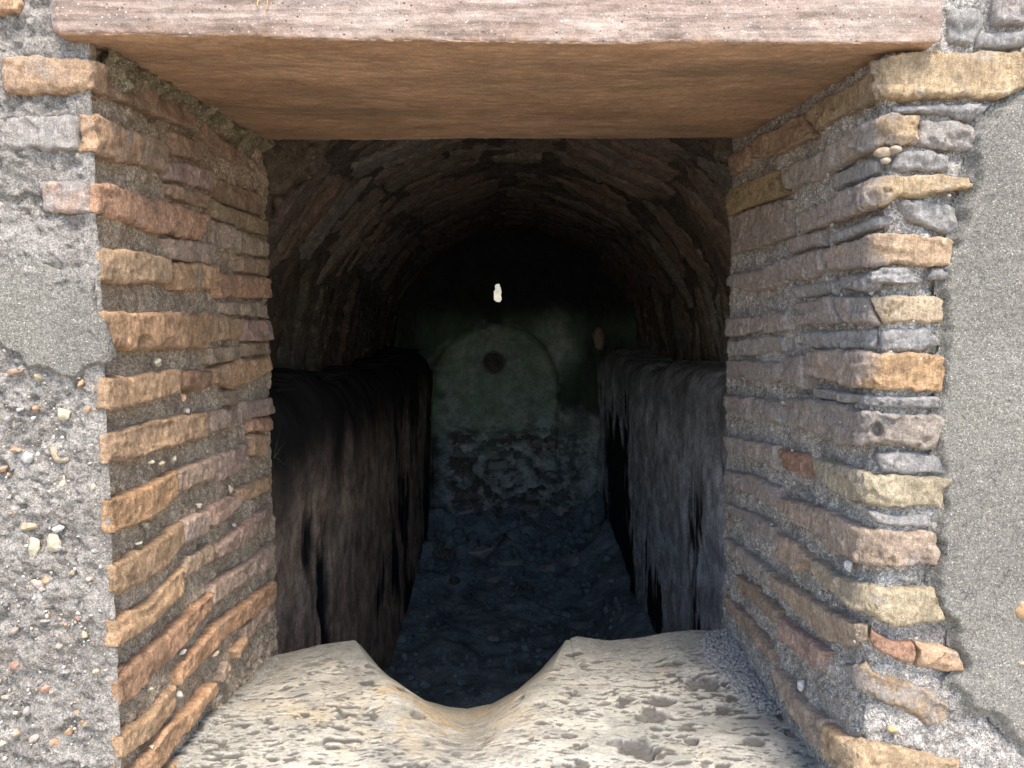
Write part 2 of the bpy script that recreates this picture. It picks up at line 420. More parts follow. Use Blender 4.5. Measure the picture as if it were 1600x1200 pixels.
def brick_geo(surf, top, bot, seed, lift=0.0, edge=0.004, step=0.0023, rough=0.0022, jit=0.0022, tilt=(0, 0), skirt=0.03, chips=1.0, facet=0.0):
    top = np.asarray(top, float); bot = np.asarray(bot, float)
    ln = max(np.linalg.norm(np.diff(top, axis=0), axis=1).sum(), np.linalg.norm(np.diff(bot, axis=0), axis=1).sum())
    ht = np.linalg.norm(top.mean(0) - bot.mean(0))
    nu = int(np.clip(ln / step, 6, 150)) + 1; nv = int(np.clip(ht / step, 5, 44)) + 1
    T = resample(top, nu); Bt = resample(bot, nu)
    iu = np.r_[0, np.arange(nu), nu - 1]; iv = np.r_[0, np.arange(nv), nv - 1]
    fu = np.zeros(nu + 2, bool); fu[[0, -1]] = True; fv = np.zeros(nv + 2, bool); fv[[0, -1]] = True
    U = np.repeat(iu / (nu - 1), nv + 2); Vv = np.tile(iv / (nv - 1), nu + 2)
    sk = np.repeat(fu, nv + 2) | np.tile(fv, nu + 2)
    tt = np.repeat(T[iu], nv + 2, 0); bb = np.repeat(Bt[iu], nv + 2, 0)
    ST = tt * (1 - Vv)[:, None] + bb * Vv[:, None]
    P3 = np.column_stack([ST, np.full(len(ST), seed * 0.37)])
    # uneven outline
    wob = fbm(P3, 45, 3, seed) + 0.5 * fbm(P3, 150, 2, seed + 31)
    eu = (2 * U - 1); ev = (2 * Vv - 1)
    dirv = bb - tt; dirv /= np.maximum(np.linalg.norm(dirv, axis=1), 1e-9)[:, None]
    ST = ST + dirv * (wob * jit * np.abs(ev) ** 3 * np.sign(ev))[:, None]
    ST[:, 0] += fbm(P3 + 9, 60, 3, seed + 5) * jit * 1.5 * np.abs(eu) ** 5
    du = np.minimum(U, 1 - U) * ln; dv = np.minimum(Vv, 1 - Vv) * ht
    r = edge * (0.8 + 0.75 * chips * np.clip(fbm(P3 + 3, 35, 3, seed + 9) + 0.35, 0, 2))
    r = np.minimum(r, ht * 0.48)
    e = np.clip(np.sqrt(np.maximum(r - du, 0) ** 2 + np.maximum(r - dv, 0) ** 2) / r, 0, 1)
    H = -r * (1 - np.sqrt(1 - e * e * 0.98))
    H = H + rough * 0.7 * fbm(P3, 30, 4, seed + 2) - rough * 0.7 * np.abs(fbm(P3, 55, 3, seed + 3)) + rough * 0.22 * fbm(P3, 170, 2, seed + 13)
    if facet:
        Pw = P3 + 0.012 * np.column_stack([fbm(P3, 50, 3, seed + 21), fbm(P3, 50, 3, seed + 22), np.zeros(len(P3))])
        _, rc = worley2(Pw, (42, 66), seed + 20)
        H = H + facet * (rc - 0.6)
    # a few broken ledges
    fr = fbm(P3, (14, 30, 1), 2, seed + 7)
    H = H - 0.004 * chips * sstep(0.25, 0.30, fr) - 0.003 * chips * sstep(0.55, 0.59, fr) - 0.004 * chips * sstep(0.72, 0.80, fbm(P3 + 4, 48, 3, seed + 41))
    H = np.where(e < 0.8, np.maximum(H, -0.0045 if chips < 2 else -.02), H)
    H = H + lift + tilt[0] * (U - 0.5) * 2 + tilt[1] * (Vv - 0.5) * 2
    H = np.where(sk, -skirt, H)
    V = surf.pos(ST[:, 0], ST[:, 1], H)
    return V, (nu + 2, nv + 2), ST, P3

PAL = {'o': (0.66, 0.425, 0.255), 't': (0.64, 0.455, 0.285), 'y': (0.66, 0.53, 0.365), 'p': (0.60, 0.435, 0.335),
       'b': (0.50, 0.36, 0.245), 'g': (0.47, 0.40, 0.345), 'l': (0.46, 0.44, 0.42), 'r': (0.50, 0.30, 0.20),
       'h': (0.47, 0.36, 0.215)}
def P(txt): return [tuple(float(q) for q in w.split(',')) for w in txt.split()]

def lay_bricks(jamb, root, rows, mat, patina=False, flip=False, seed0=0):
    for i, row in enumerate(rows):
        key, al, top, bot = row[:4]; opt = row[4] if len(row) > 4 else {}
        rs = random.Random(seed0 + i)
        tp = [jamb.uv(*p) for p in P(top)]; bt = [jamb.uv(*p) for p in P(bot)]
        lime = key == 'l'
        if not patina:                                   # bricks at the corner turn it and show a broken end to the front
            tp, bt = ([(max(a, jamb.L + rs.uniform(.006, .011)) if jamb.L - .025 < a < jamb.L + .012 else a, b) for a, b in q] for q in (tp, bt))
        V, (nu, nv), ST, P3 = brick_geo(jamb, tp, bt, seed0 + i, lift=opt.get('lift', 0.0) + rs.uniform(-0.001, 0.003),
            edge=opt.get('edge', 0.007 if lime else rs.uniform(0.0026, 0.0045)), rough=opt.get('rough', 0.005 if lime else (0.0024 if patina else 0.0016)), facet=0.004 if lime else (0.0034 if patina else 0.0016),
            tilt=(rs.uniform(-.0015, .0015), rs.uniform(-.001, .001)), chips=opt.get('chips', 1.0 if patina else 0.55))
        at = {}
        if patina and not lime:
            pw = sstep(jamb.L + 0.012, jamb.L - 0.02, ST[:, 0] + 0.014 * fbm(P3, 60, 3, 4))
            at['patina'] = pw * opt.get('pat', 0.85)
        hole = opt.get('hole')
        if hole:
            hu = np.array(jamb.uv(hole[0], hole[1])); rr = hole[2]
            d = np.linalg.norm(ST - hu, axis=1) / rr
            V = V + (jamb.pos(ST[:, 0], ST[:, 1], np.full(len(ST), -0.012)) - jamb.pos(ST[:, 0], ST[:, 1], np.zeros(len(ST)))) * (sstep(1.0, 0.75, d))[:, None]
        j = 1 + rs.uniform(-.12, .12)
        c = tuple(min(1, q * j * (1 + rs.uniform(-.05, .05))) for q in PAL[key])
        mesh_obj('stone' if lime else 'brick', V, grid_faces(nu, nv, flip), mat, root, at, color=(*c, al))

# ------------------------------------------------------------------ the setting
g = mesh_obj('ground', [(-150, -150, -1.55), (150, -150, -1.55), (150, 150, -1.55), (-150, 150, -1.55)], [[0, 1, 2, 3]], MGROUND)
tag(g, 'dry earth ground outside', None, None, 'structure')

YF, YB = 0.80, 1.33
JL = Jamb((-0.432, YB), (-0.442, YF), -1, 0.008)
JR = Jamb((0.382, YB), (0.386, YF), 1, 0.026)
ZT, ZB = 0.46, -0.80

left = thing('brick_jamb', 'warm brown brick jamb on the left with pebbly grey mortar on its front', 'brick jamb', (-0.75, 1.05, -1.55))
right = thing('brick_jamb', 'greyish brick jamb on the right with brick ends and smooth cement on its front', 'brick jamb', (0.75, 1.05, -1.55))
boxes('masonry_core', [(-1.75, -0.475, 0.84, 1.326, -1.6, 0.97)], MM_L, left)
boxes('masonry_core', [(0.425, 1.75, 0.84, 1.326, -1.6, 0.97)], MM_R, right)

def front_area(jamb, poly): return np.array([jamb.uv(*p) for p in P(poly)])
def inside(poly, S, Z):
    r = np.zeros(len(S), bool); n = len(poly); j = n - 1
    for i in range(n):
        xi, yi = poly[i]; xj, yj = poly[j]
        with np.errstate(divide='ignore', invalid='ignore'):
            c = ((yi > Z) != (yj > Z)) & (S < (xj - xi) * (Z - yi) / (yj - yi + 1e-12) + xi)
        r ^= c; j = i
    return r

def mortar_face(jamb, root, mats, side, s0, s1, z0, z1, step, hfun, name='mortar', flip=False):
    nu = int((s1 - s0) / step) + 1; nv = int((z1 - z0) / step) + 1
    S = np.repeat(np.linspace(s0, s1, nu), nv); Z = np.tile(np.linspace(z0, z1, nv), nu)
    P0 = jamb.pos(S, Z, np.zeros(len(S)))
    H, at = hfun(S, Z, P0)
    return mesh_obj(name, jamb.pos(S, Z, H), grid_faces(nu, nv, flip), mats, root, at)

def rough_mortar(P0, seed, amp=1.0):
    n1 = fbm(P0, 16, 4, seed); n2 = fbm(P0, 65, 4, seed + 11); 
    w, rn = worley(P0, 75, seed + 21)
    peb = np.clip(0.42 - w, 0, 1) * (rn > 0.55)
    cav = sstep(0.30, 0.46, fbm(P0, 38, 4, seed + 31)) + 0.6 * sstep(0.42, 0.52, fbm(P0, 95, 3, seed + 37))
    return amp * (0.0056 * n1 + 0.0036 * n2 + 0.010 * peb - 0.0042 * cav)

# left: jamb side (brown) and front side (grey, pebbly)
def hl_j(S, Z, P0):
    h = -0.0145 + rough_mortar(P0, 3, 0.85)
    h = h + 0.0075 * sstep(0.12, 0.30, Z) * (0.6 + 0.5 * fbm(P0, 9, 2, 8))      # smeared mortar high up
    return h, {}
def hl_f(S, Z, P0):
    up = sstep(0.085, 0.11, Z)
    h = rough_mortar(P0, 40, 1.05) - 0.0005 - 0.008 * up
    edge = sstep(JL.L + 0.03, JL.L + 0.006, S)
    h = h * (1 - 0.75 * edge) - 0.002 * edge
    return h, {}
mortar_face(JL, left, MM_J, -1, -0.03, JL.L + 0.001, ZB, ZT, 0.0023, hl_j)
mortar_face(JL, left, MM_L, -1, JL.L - 0.004, JL.L + 0.50, ZB, 0.62, 0.0023, hl_f, name='rough_mortar')
def hr_f(S, Z, P0):
    lo = sstep(-0.43, -0.50, Z) * sstep(JR.L + 0.02, JR.L + 0.09, S)
    fr = sstep(JR.L - .01, JR.L + .03, S)
    return -0.0145 + 0.003 * fr + rough_mortar(P0, 91, 0.8) + 0.006 * lo, {}
mortar_face(JR, right, MM_R, 1, -0.03, JR.L + 0.56, ZB, 0.62, 0.0024, hr_f, flip=True)

def cement(jamb, root, poly, step, lift, seed, flip, label):
    pl = front_area(jamb, poly)
    s0, z0 = pl.min(0) - 0.01; s1, z1 = pl.max(0) + 0.01
    nu = int((s1 - s0) / step) + 1; nv = int((z1 - z0) / step) + 1
    S = np.repeat(np.linspace(s0, s1, nu), nv); Z = np.tile(np.linspace(z0, z1, nv), nu)
    Q = np.column_stack([S, Z, np.full(len(S), seed * 1.0)])
    w1 = 0.006 * fbm(Q, 45, 4, seed); w2 = 0.006 * fbm(Q + 5, 45, 4, seed + 3)
    ins = inside(pl, S + w1, Z + w2)
    A = np.column_stack([S + w1, Z + w2]); dist = np.full(len(S), 9.0)
    for q in range(len(pl)):
        p, r = pl[q], pl[(q + 1) % len(pl)]; v = r - p
        t = np.clip(((A - p) @ v) / max(v @ v, 1e-12), 0, 1)
        dist = np.minimum(dist, np.linalg.norm(A - p - t[:, None] * v, axis=1))
    sd = np.where(ins, dist, -dist)
    P0 = jamb.pos(S, Z, np.zeros(len(S)))
    k = sstep(-0.0035, 0.0045, sd)
    H = -0.009 + k * (0.009 + lift + 0.0035 * fbm(P0, 6, 3, seed) + 0.0007 * fbm(P0, 120, 2, seed + 1))
    f = grid_faces(nu, nv, flip); f = f[(sd > -0.006)[f].any(1)]
    used = np.unique(f); remap = np.zeros(len(S), int); remap[used] = np.arange(len(used))
    o = mesh_obj('cement_render', jamb.pos(S, Z, H)[used], remap[f], MCEM, root)
    o['label'] = label
cement(JL, left, '-240,405 0,398 42,386 85,408 120,416 140,440 150,452 152,478 168,520 178,552 168,578 140,572 122,586 98,590 84,576 50,578 30,548 0,536 -240,530', 0.0022, 0.0045, 5, False, 'smooth grey cement patch on the pebbly left front')
cement(JR, right, '1700,130 1602,150 1560,178 1532,205 1524,240 1520,300 1500,330 1498,372 1480,420 1482,470 1478,520 1475,560 1474,620 1470,680 1476,740 1474,800 1468,850 1468,905 1476,960 1500,1000 1510,1040 1498,1075 1520,1110 1560,1120 1602,1180 1700,1200', 0.0024, 0.0035, 8, True, 'smooth grey cement render right of the brick ends')

# mossy fillet between the left jamb and the lintel
def fillet(S, Z, P0):
    zt = 0.300 + 0.034 * (1 - S / JL.L)
    k = sstep(zt - 0.052, zt - 0.012, Z + 0.014 * fbm(P0, 30, 3, 61))
    w, _ = worley(P0, 60, 62)
    return -0.02 + k * (0.024 + 0.016 * np.clip(0.7 - w, 0, 1) + 0.006 * fbm(P0, 60, 3, 63)), {}
mortar_face(JL, left, MM_F, -1, -0.02, JL.L - 0.02, 0.23, 0.37, 0.0025, fillet, name='mossy_joint')

LB = [
 # front faces upper left
 ('t', .30, '2,88 60,87 123,89 150,95 172,102', '6,140 60,143 140,143 172,150', {}),
 ('b', .10, '174,104 195,128 240,130 312,172', '176,152 200,160 250,182 308,203', {'lift': -.001}),
 ('t', .85, '0,180 60,178 122,177', '2,232 60,230 118,236', {'lift': -.001}),
 ('o', .30, '124,176 150,180 178,190 230,214', '122,236 142,238 195,254 222,256', {}),
 ('p', .10, '234,208 270,228', '224,256 264,268', {'lift': -.001}),
 ('p', .55, '58,283 100,283 140,284', '62,331 110,332 157,333', {'lift': -.002}),
 ('o', .12, '142,284 178,287 210,297 244,309 290,322 332,336', '159,332 200,345 244,360 285,371 320,377', {}),
 ('p', .10, '266,250 300,256 337,267', '267,280 300,287 335,299', {'lift': -.001}),
 ('b', .05, '340,276 375,288 412,305', '338,308 375,325 414,338', {'lift': -.001}),
 ('b', .10, '270,286 330,303', '271,306 334,328', {'lift': -.002}),
 ('b', .10, '338,314 418,345', '340,341 418,368', {'lift': -.001}),
 ('b', .20, '322,190 372,235', '318,214 372,258', {'lift': -.002}),
 ('b', .20, '276,205 318,222', '276,240 320,252', {'lift': -.002}),
 ('p', .15, '334,344 374,354', '342,389 366,389', {}),
 ('p', .15, '377,360 421,381', '377,396 421,400', {}),
 ('p', .25, '268,374 338,382', '274,404 342,414', {'lift': -.001}),
 ('b', .15, '380,401 421,405', '380,424 422,432', {'lift': -.002}),
 ('t', .65, '75,388 120,384 166,383', '90,402 120,418 166,440', {'lift': -.002}),
 ('t', .10, '169,392 207,390 272,402', '170,440 184,442 271,440', {}),
 ('o', .25, '276,409 340,416', '283,452 339,451', {}),
 ('o', .15, '344,426 425,436', '345,463 424,466', {}),
 ('p', .30, '352,470 424,474', '352,490 425,498', {'lift': -.002}),
 ('o', .05, '154,486 184,488 260,488 336,490', '172,532 195,546 260,546 330,543', {'lift': .002}),
 ('o', .10, '339,492 383,497', '335,535 381,529', {}),
 ('p', .15, '386,501 426,500', '387,533 427,531', {}),
 ('b', .05, '332,543 368,540', '332,570 366,563', {'lift': -.001}),
 ('b', .15, '388,537 427,534', '388,556 427,552', {'lift': -.002}),
 ('o', .10, '175,586 207,590 250,581 285,577', '174,640 205,634 238,628 283,613', {}),
 ('r', .20, '292,582 310,576 333,579', '294,608 312,612 331,606', {'edge': .009}),
 ('o', .10, '339,576 371,562 426,560', '340,600 366,606 402,593 427,577', {}),
 ('b', .25, '352,612 374,608', '350,634 374,632', {'lift': -.001}),
 ('t', .05, '172,679 253,657 328,643', '172,724 195,724 259,701 325,683', {'lift': .001}),
 ('p', .20, '330,641 374,640', '334,675 374,665', {}),
 ('p', .20, '377,627 429,623', '377,666 397,652 430,646', {}),
 ('o', .15, '392,656 428,650', '394,676 429,673', {'edge': .008}),
 ('o', .10, '394,680 421,678', '397,712 419,713', {'edge': .007}),
 ('o', .10, '172,780 216,770 253,750 279,734', '172,824 184,827 216,820 259,798 279,773', {}),
 ('p', .10, '284,735 342,714', '284,768 342,747', {}),
 ('p', .10, '346,714 391,692', '346,751 374,741 391,727', {}),
 ('o', .30, '379,764 428,741', '380,787 408,775 428,762', {'edge': .008}),
 ('o', .10, '178,883 204,872 250,844 290,815', '182,926 213,916 259,890 290,853', {'lift': .002}),
 ('p', .25, '293,813 331,796', '292,850 329,833', {}),
 ('p', .10, '338,790 377,770', '339,824 377,792', {}),
 ('p', .10, '342,856 374,826 429,787', '345,872 371,859 400,838 429,813', {}),
 ('b', .25, '293,876 339,850', '293,905 339,876', {'lift': -.001}),
 ('o', .10, '162,970 184,964 242,941 267,908 290,887', '168,1009 201,1002 239,976 288,931', {}),
 ('o', .10, '167,1059 201,1051 233,1022 276,982 334,927', '176,1102 210,1095 239,1067 260,1042 288,1013 333,951', {}),
 ('p', .10, '337,915 371,892 397,875 430,847', '336,947 371,918 430,884', {}),
 ('o', .20, '285,1045 299,1025 345,976 371,956 431,908', '285,1074 305,1053 342,1014 371,986 432,941', {}),
 ('p', .20, '385,980 434,934', '388,1003 436,966', {'lift': -.002}),
 ('o', .10, '176,1163 201,1137 244,1114 282,1068', '180,1185 216,1172 250,1144 279,1106', {}),
 ('o', .10, '180,1255 218,1200 259,1142 308,1102 339,1066', '215,1262 253,1200 287,1157 313,1118 338,1084', {}),
 ('p', .10, '349,1050 362,1032', '352,1063 364,1046', {}),
 ('o', .15, '370,1016 386,996', '373,1030 388,1008', {}),
 ('t', .10, '181,1192 200,1184', '183,1212 204,1205', {}),
 ('o', .10, '0,-12 22,-10 32,4', '-20,20 8,20 28,16', {}),
 ('o', .2, '178,1290 240,1232 290,1180', '200,1310 250,1265 292,1215', {}),
]
lay_bricks(JL, left, LB, MB, seed0=100)

RB = [
 ('t', .30, '1358,96 1377,89 1417,80 1475,79 1570,76 1610,79', '1364,150 1380,151 1401,153 1500,148 1570,150 1610,132', {'lift': .003, 'pat': .4}),
 ('b', .15, '1251,178 1273,155 1325,132 1356,104', '1269,205 1294,186 1337,166 1360,152', {'lift': -.002, 'pat': .2}),
 ('b', .05, '1168,220 1248,178', '1171,248 1208,242 1266,212', {'lift': -.002, 'pat': .1}),
 ('b', .05, '1121,256 1165,226', '1124,282 1165,258', {'pat': .1}),
 ('t', .45, '1285,236 1325,208 1364,183 1386,176 1441,181', '1280,277 1300,264 1334,242 1364,229 1401,224 1441,226', {'lift': .004}),
 ('t', .95, '1443,181 1490,186 1530,195', '1443,226 1472,228 1534,236', {'lift': -.001}),
 ('g', .15, '1220,262 1276,238', '1225,294 1274,278', {}),
 ('h', .05, '1131,307 1141,296 1211,268', '1135,337 1165,325 1208,311 1222,303', {'lift': .003, 'pat': 0}),
 ('g', .15, '1242,333 1276,319 1322,293 1347,284', '1245,365 1282,353 1325,336 1347,329', {}),
 ('t', .30, '1350,281 1386,270 1487,273 1521,275', '1350,329 1377,322 1407,306 1435,307 1484,298 1518,294', {'lift': .003}),
 ('l', .90, '1400,240 1430,231 1490,240', '1386,263 1440,265 1488,267', {'lift': -.002}),
 ('l', .80, '1290,272 1340,248 1372,246', '1290,298 1330,284 1360,272', {'lift': -.003}),
 ('l', .80, '1407,313 1440,307 1498,322', '1420,342 1480,364 1502,362', {'lift': -.002}),
 ('l', .60, '1292,368 1330,346 1396,332', '1294,384 1330,368 1400,352', {'lift': -.004}),
 ('g', .10, '1137,338 1180,322 1226,310', '1135,398 1190,385 1226,366', {'lift': -.002, 'pat': .3}),
 ('g', .25, '1228,372 1276,362', '1230,396 1280,384', {'lift': -.002}),
 ('t', .25, '1286,391 1325,377 1352,366 1395,363 1478,370 1490,376', '1288,422 1325,422 1355,417 1401,411 1432,414 1483,413', {'lift': .003}),
 ('g', .15, '1223,404 1281,389', '1227,437 1263,434 1283,424', {}),
 ('g', .15, '1135,432 1220,406', '1135,447 1171,456 1220,443', {}),
 ('l', .80, '1300,430 1350,424 1372,430', '1300,452 1340,458 1374,452', {'lift': -.004}),
 ('l', .70, '1228,444 1292,438', '1228,468 1292,460', {'lift': -.003}),
 ('l', .9, '1462,418 1492,416', '1458,434 1484,434', {'lift': -.002}),
 ('g', .20, '1232,474 1293,464', '1242,506 1310,505', {}),
 ('g', .40, '1296,463 1350,463', '1313,505 1374,506', {}),
 ('y', .15, '1353,462 1420,461 1466,461 1476,468', '1376,506 1420,505 1479,506', {'lift': .002, 'pat': .3}),
 ('g', .15, '1133,497 1187,493', '1133,526 1184,517', {}),
 ('g', .30, '1190,487 1223,484', '1191,520 1223,514', {}),
 ('l', .80, '1368,513 1450,509 1470,528', '1372,548 1440,550 1474,541', {'lift': -.002}),
 ('l', .70, '1248,518 1362,512', '1255,545 1366,546', {'lift': -.004}),
 ('g', .60, '1136,532 1215,524', '1136,556 1215,550', {'lift': -.003}),
 ('o', .20, '1259,550 1300,546 1361,552 1447,551 1479,558', '1260,585 1318,603 1371,609 1474,611', {'lift': .004}),
 ('g', .30, '1217,556 1255,556', '1224,598 1256,608', {}),
 ('g', .20, '1133,562 1214,567', '1135,588 1196,599 1214,591', {}),
 ('l', .80, '1258,606 1340,616 1470,620', '1264,622 1330,630 1430,640 1480,641', {'lift': -.002}),
 ('g', .30, '1228,621 1291,626 1346,644 1430,647 1478,648', '1231,661 1282,680 1306,692 1361,695 1447,703 1467,701', {'lift': .003, 'hole': (1366, 674, 0.0095), 'pat': .35}),
 ('g', .15, '1130,616 1168,622', '1131,643 1165,655', {}),
 ('g', .40, '1171,622 1212,628', '1175,655 1214,661', {'lift': -.001}),
 ('g', .20, '1130,681 1208,696', '1133,701 1165,714 1208,734', {}),
 ('r', .15, '1214,700 1251,708', '1217,734 1254,744', {'pat': .1}),
 ('l', 1.0, '1360,710 1420,706 1488,716', '1376,738 1430,742 1490,742', {'lift': -.001}),
 ('y', .15, '1270,714 1325,730 1374,745 1490,748', '1273,741 1306,772 1343,786 1417,792 1476,794', {'lift': .003, 'pat': .35}),
 ('g', .15, '1128,733 1174,745 1210,761', '1130,756 1174,775 1210,791', {}),
 ('p', .20, '1213,776 1273,791 1319,815 1377,831 1462,834', '1215,799 1257,827 1306,861 1346,884 1392,887 1467,884', {'lift': .004, 'pat': .25}),
 ('l', .70, '1350,800 1400,806 1462,804', '1366,820 1410,826 1460,826', {'lift': -.002}),
 ('g', .15, '1130,785 1165,800 1204,822', '1131,800 1171,824 1204,845', {}),
 ('p', .15, '1208,831 1239,847 1260,870', '1208,866 1236,892 1256,880', {'pat': .2}),
 ('y', .20, '1267,871 1306,898 1343,915 1386,920 1460,920', '1270,896 1312,936 1343,961 1395,976 1478,970', {'lift': .003, 'pat': .25}),
 ('g', .15, '1130,840 1171,868 1202,894', '1131,863 1171,896 1199,920', {}),
 ('p', .10, '1205,898 1233,916 1276,946 1322,968 1352,980', '1208,921 1245,964 1276,998 1306,1007 1352,1003', {'lift': .002, 'pat': .2}),
 ('r', .10, '1356,984 1390,1003 1434,1008', '1358,1006 1384,1022 1433,1044', {'lift': .001}),
 ('t', .10, '1437,1008 1470,1014 1500,1020', '1436,1044 1478,1053 1506,1051', {'lift': .001}),
 ('b', .20, '1145,898 1177,917 1208,953', '1147,921 1177,949 1207,976', {'pat': .3}),
 ('p', .20, '1211,963 1242,986 1285,1017', '1214,998 1248,1031 1278,1046', {'pat': .2}),
 ('b', .20, '1127,929 1165,969 1200,1014', '1128,949 1165,995 1207,1040', {'pat': .3}),
 ('b', .45, '1306,1035 1343,1042 1386,1062 1447,1078 1488,1108', '1325,1068 1386,1101 1450,1135 1482,1127', {'lift': -.001}),
 ('p', .15, '1208,1042 1233,1072 1251,1099 1284,1126', '1211,1071 1239,1126 1263,1163 1283,1175', {'pat': .2}),
 ('t', .20, '1285,1128 1340,1163 1386,1166 1500,1190', '1288,1185 1320,1212 1400,1236 1500,1240', {'lift': .004, 'pat': .1}),
 ('l', .90, '1534,49 1570,46 1612,46', '1530,72 1570,73 1612,71', {'lift': -.002}),
 ('l', .80, '1488,8 1530,4 1550,30', '1488,62 1520,70 1528,62', {'lift': -.002}),
 ('p', .75, '1552,-6 1612,-8', '1552,36 1612,38', {'lift': -.002}),
 ('l', .80, '1388,164 1440,160 1560,158', '1390,172 1450,174 1530,184', {'lift': -.002}),
 ('p', .2, '1210,1125 1236,1168 1262,1210', '1208,1160 1226,1200 1250,1240', {'pat': .3}),
]
lay_bricks(JR, right, RB, MB, patina=True, flip=True, seed0=400)
AXF = np.array([[1, 0, 0], [0, 0, 1], [0, -1, 0.]])
def on(jamb, px, py, h=0.0):
    s, z = jamb.uv(px, py); return jamb.pos([s], [z], [h])[0]
rock('stone', on(JR, 1410, 433, -0.004), AXF, (0.029, 0.012, 0.014), 5, MB, right, color=(*PAL['l'], .7), sub=4, rough=.4)
rock('stone', on(JR, 1320, 884, -0.004), AXF, (0.0045, 0.008, 0.006), 6, MCHIP, right, color=(.72, .71, .7, 1), sub=2)
rock('stone', on(JR, 1246, 1070, -0.004), AXF, (0.006, 0.010, 0.006), 7, MCHIP, right, color=(.72, .71, .7, 1), sub=2)
rock('stone', on(JR, 1598, 952, 0.0), AXF, (0.010, 0.014, 0.008), 8, MCHIP, right, color=(.55, .33, .15, 1), sub=2)
rock('stone', on(JR, 1595, 1037, 0.0), AXF, (0.005, 0.005, 0.006), 9, MCHIP, right, color=(.55, .38, .18, 1), sub=2)
rock('stone', on(JR, 1397, 1143, -0.003), AXF, (0.006, 0.006, 0.006), 10, MCHIP, right, color=(.40, .31, .15, 1), sub=2)

# stone chips set in the pebbly mortar
CHIPS = '''97,648,12,15,c 88,708,22,14,t 103,760,20,20,c 40,715,10,11,w 24,704,8,6,o 26,580,15,8,o 5,732,10,6,o 40,822,18,9,t 50,860,14,22,c 82,850,16,16,c 92,826,11,7,w
125,600,7,8,o 160,618,6,9,r 58,914,14,8,p 72,905,8,8,o 140,905,5,6,t 40,1024,11,7,c 24,1040,11,8,r 71,1079,9,9,r 92,1010,6,6,p 132,992,6,6,t 120,1114,8,6,o 134,1130,9,10,t
108,1142,10,7,o 22,1147,9,6,t 83,1162,10,10,o 50,1155,12,7,p 4,1160,8,7,c 130,1130,6,9,o 22,985,7,6,p 122,966,6,6,r 60,1067,4,5,w 8,1090,7,5,t 112,895,7,5,t 66,922,6,6,p
145,760,6,8,c 128,915,8,7,k 120,940,5,6,k 30,640,5,5,w 60,588,7,7,t 55,640,8,6,o 135,640,5,6,o 70,970,9,5,g 148,860,6,6,g 15,880,8,6,g 100,1050,9,6,g 40,1110,7,9,g 150,1050,6,7,t 150,1000,4,5,r 12,655,7,6,g'''
CC = {'d': (.46, .42, .36), 'c': (.56, .50, .35), 't': (.45, .36, .235), 'w': (.54, .53, .51), 'o': (.43, .255, .13), 'r': (.36, .15, .085), 'p': (.46, .365, .31), 'k': (.09, .09, .09), 'g': (.33, .315, .30)}
for i, w in enumerate(CHIPS.split()):
    x, y, rx, ry, c = w.split(',')
    k = YF / F
    rs = random.Random(i); a = rs.uniform(-.6, .6)
    R2 = np.array([[math.cos(a), 0, math.sin(a)], [-math.sin(a), 0, math.cos(a)], [0, -1, 0]])
    rock('stone_chip', on(JL, float(x), float(y), -0.0015), R2, (float(rx) * k, float(ry) * k, 0.0055), 30 + i, MCHIP, left, color=(*CC[c], 1), sub=2)
# chips in the jamb mortar
for i, (x, y, rx, ry, c) in enumerate([(252, 566, 8, 8, 'c'), (291, 624, 4, 9, 'o'), (298, 642, 6, 5, 'd'), (259, 724, 7, 6, 't'), (240, 722, 4, 4, 'c'), (277, 718, 3, 7, 'c'), (232, 818, 6, 7, 't'),
                                       (222, 849, 6, 4, 'd'), (364, 764, 3, 8, 'c'), (315, 790, 3, 6, 'd'), (290, 1018, 6, 6, 'd'), (286, 1085, 4, 8, 'd'), (240, 1077, 4, 5, 'c'), (340, 1022, 10, 5, 't'), (242, 1168, 4, 6, 'c'), (370, 820, 3, 4, 'd'), (1136, 817, 3, 5, 'r'), (1220, 630, 5, 5, 'c'), (1300, 640, 5, 4, 'g')]):
    jb, rt = (JL, left) if x < 800 else (JR, right)
    p = on(jb, x, y, -0.004); k = p[1] / F
    A = np.array([[0, 1, 0], [0, 0, 1], [1, 0, 0.]]) if jb.uv(x, y)[0] < jb.L else AXF
    rock('stone_chip', p, A, (rx * k * 1.4, ry * k * .85, 0.005), 90 + i, MCHIP, rt, color=(*CC[c], 1), sub=2)
# uncountable small grit standing proud of the pebbly front
def grit(jamb, root, n, smin, smax, zmin, zmax, seed, cols):
    rs = np.random.RandomState(seed); V0, F0 = ico(0); V, Fc = [], []
    for i in range(n):
        s = rs.uniform(smin, smax); z = rs.uniform(zmin, zmax); r = 0.0009 + 0.0016 * rs.rand() ** 2
        c = jamb.pos([s], [z], [rs.uniform(-.003, .003)])[0]
        V.append(c + V0 * (r * rs.uniform(.5, 1.4, 12))[:, None] * rs.uniform(.6, 1.5, 3)); Fc.append(F0 + 12 * i)
    o = mesh_obj('grit', np.concatenate(V), np.concatenate(Fc), MCHIP, root, smooth=False, color=cols); o['kind'] = 'stuff'
grit(JL, left, 900, JL.L + 0.01, JL.L + 0.36, -0.58, 0.02, 1, (.55, .52, .47, 1))
grit(JL, left, 500, JL.L + 0.01, JL.L + 0.36, -0.58, 0.02, 2, (.17, .165, .16, 1))
grit(JL, left, 240, JL.L + 0.01, JL.L + 0.36, -0.58, 0.02, 4, (.50, .32, .17, 1))
grit(JR, right, 160, JR.L - 0.35, JR.L + 0.10, -0.6, 0.30, 3, (.40, .385, .36, 1))

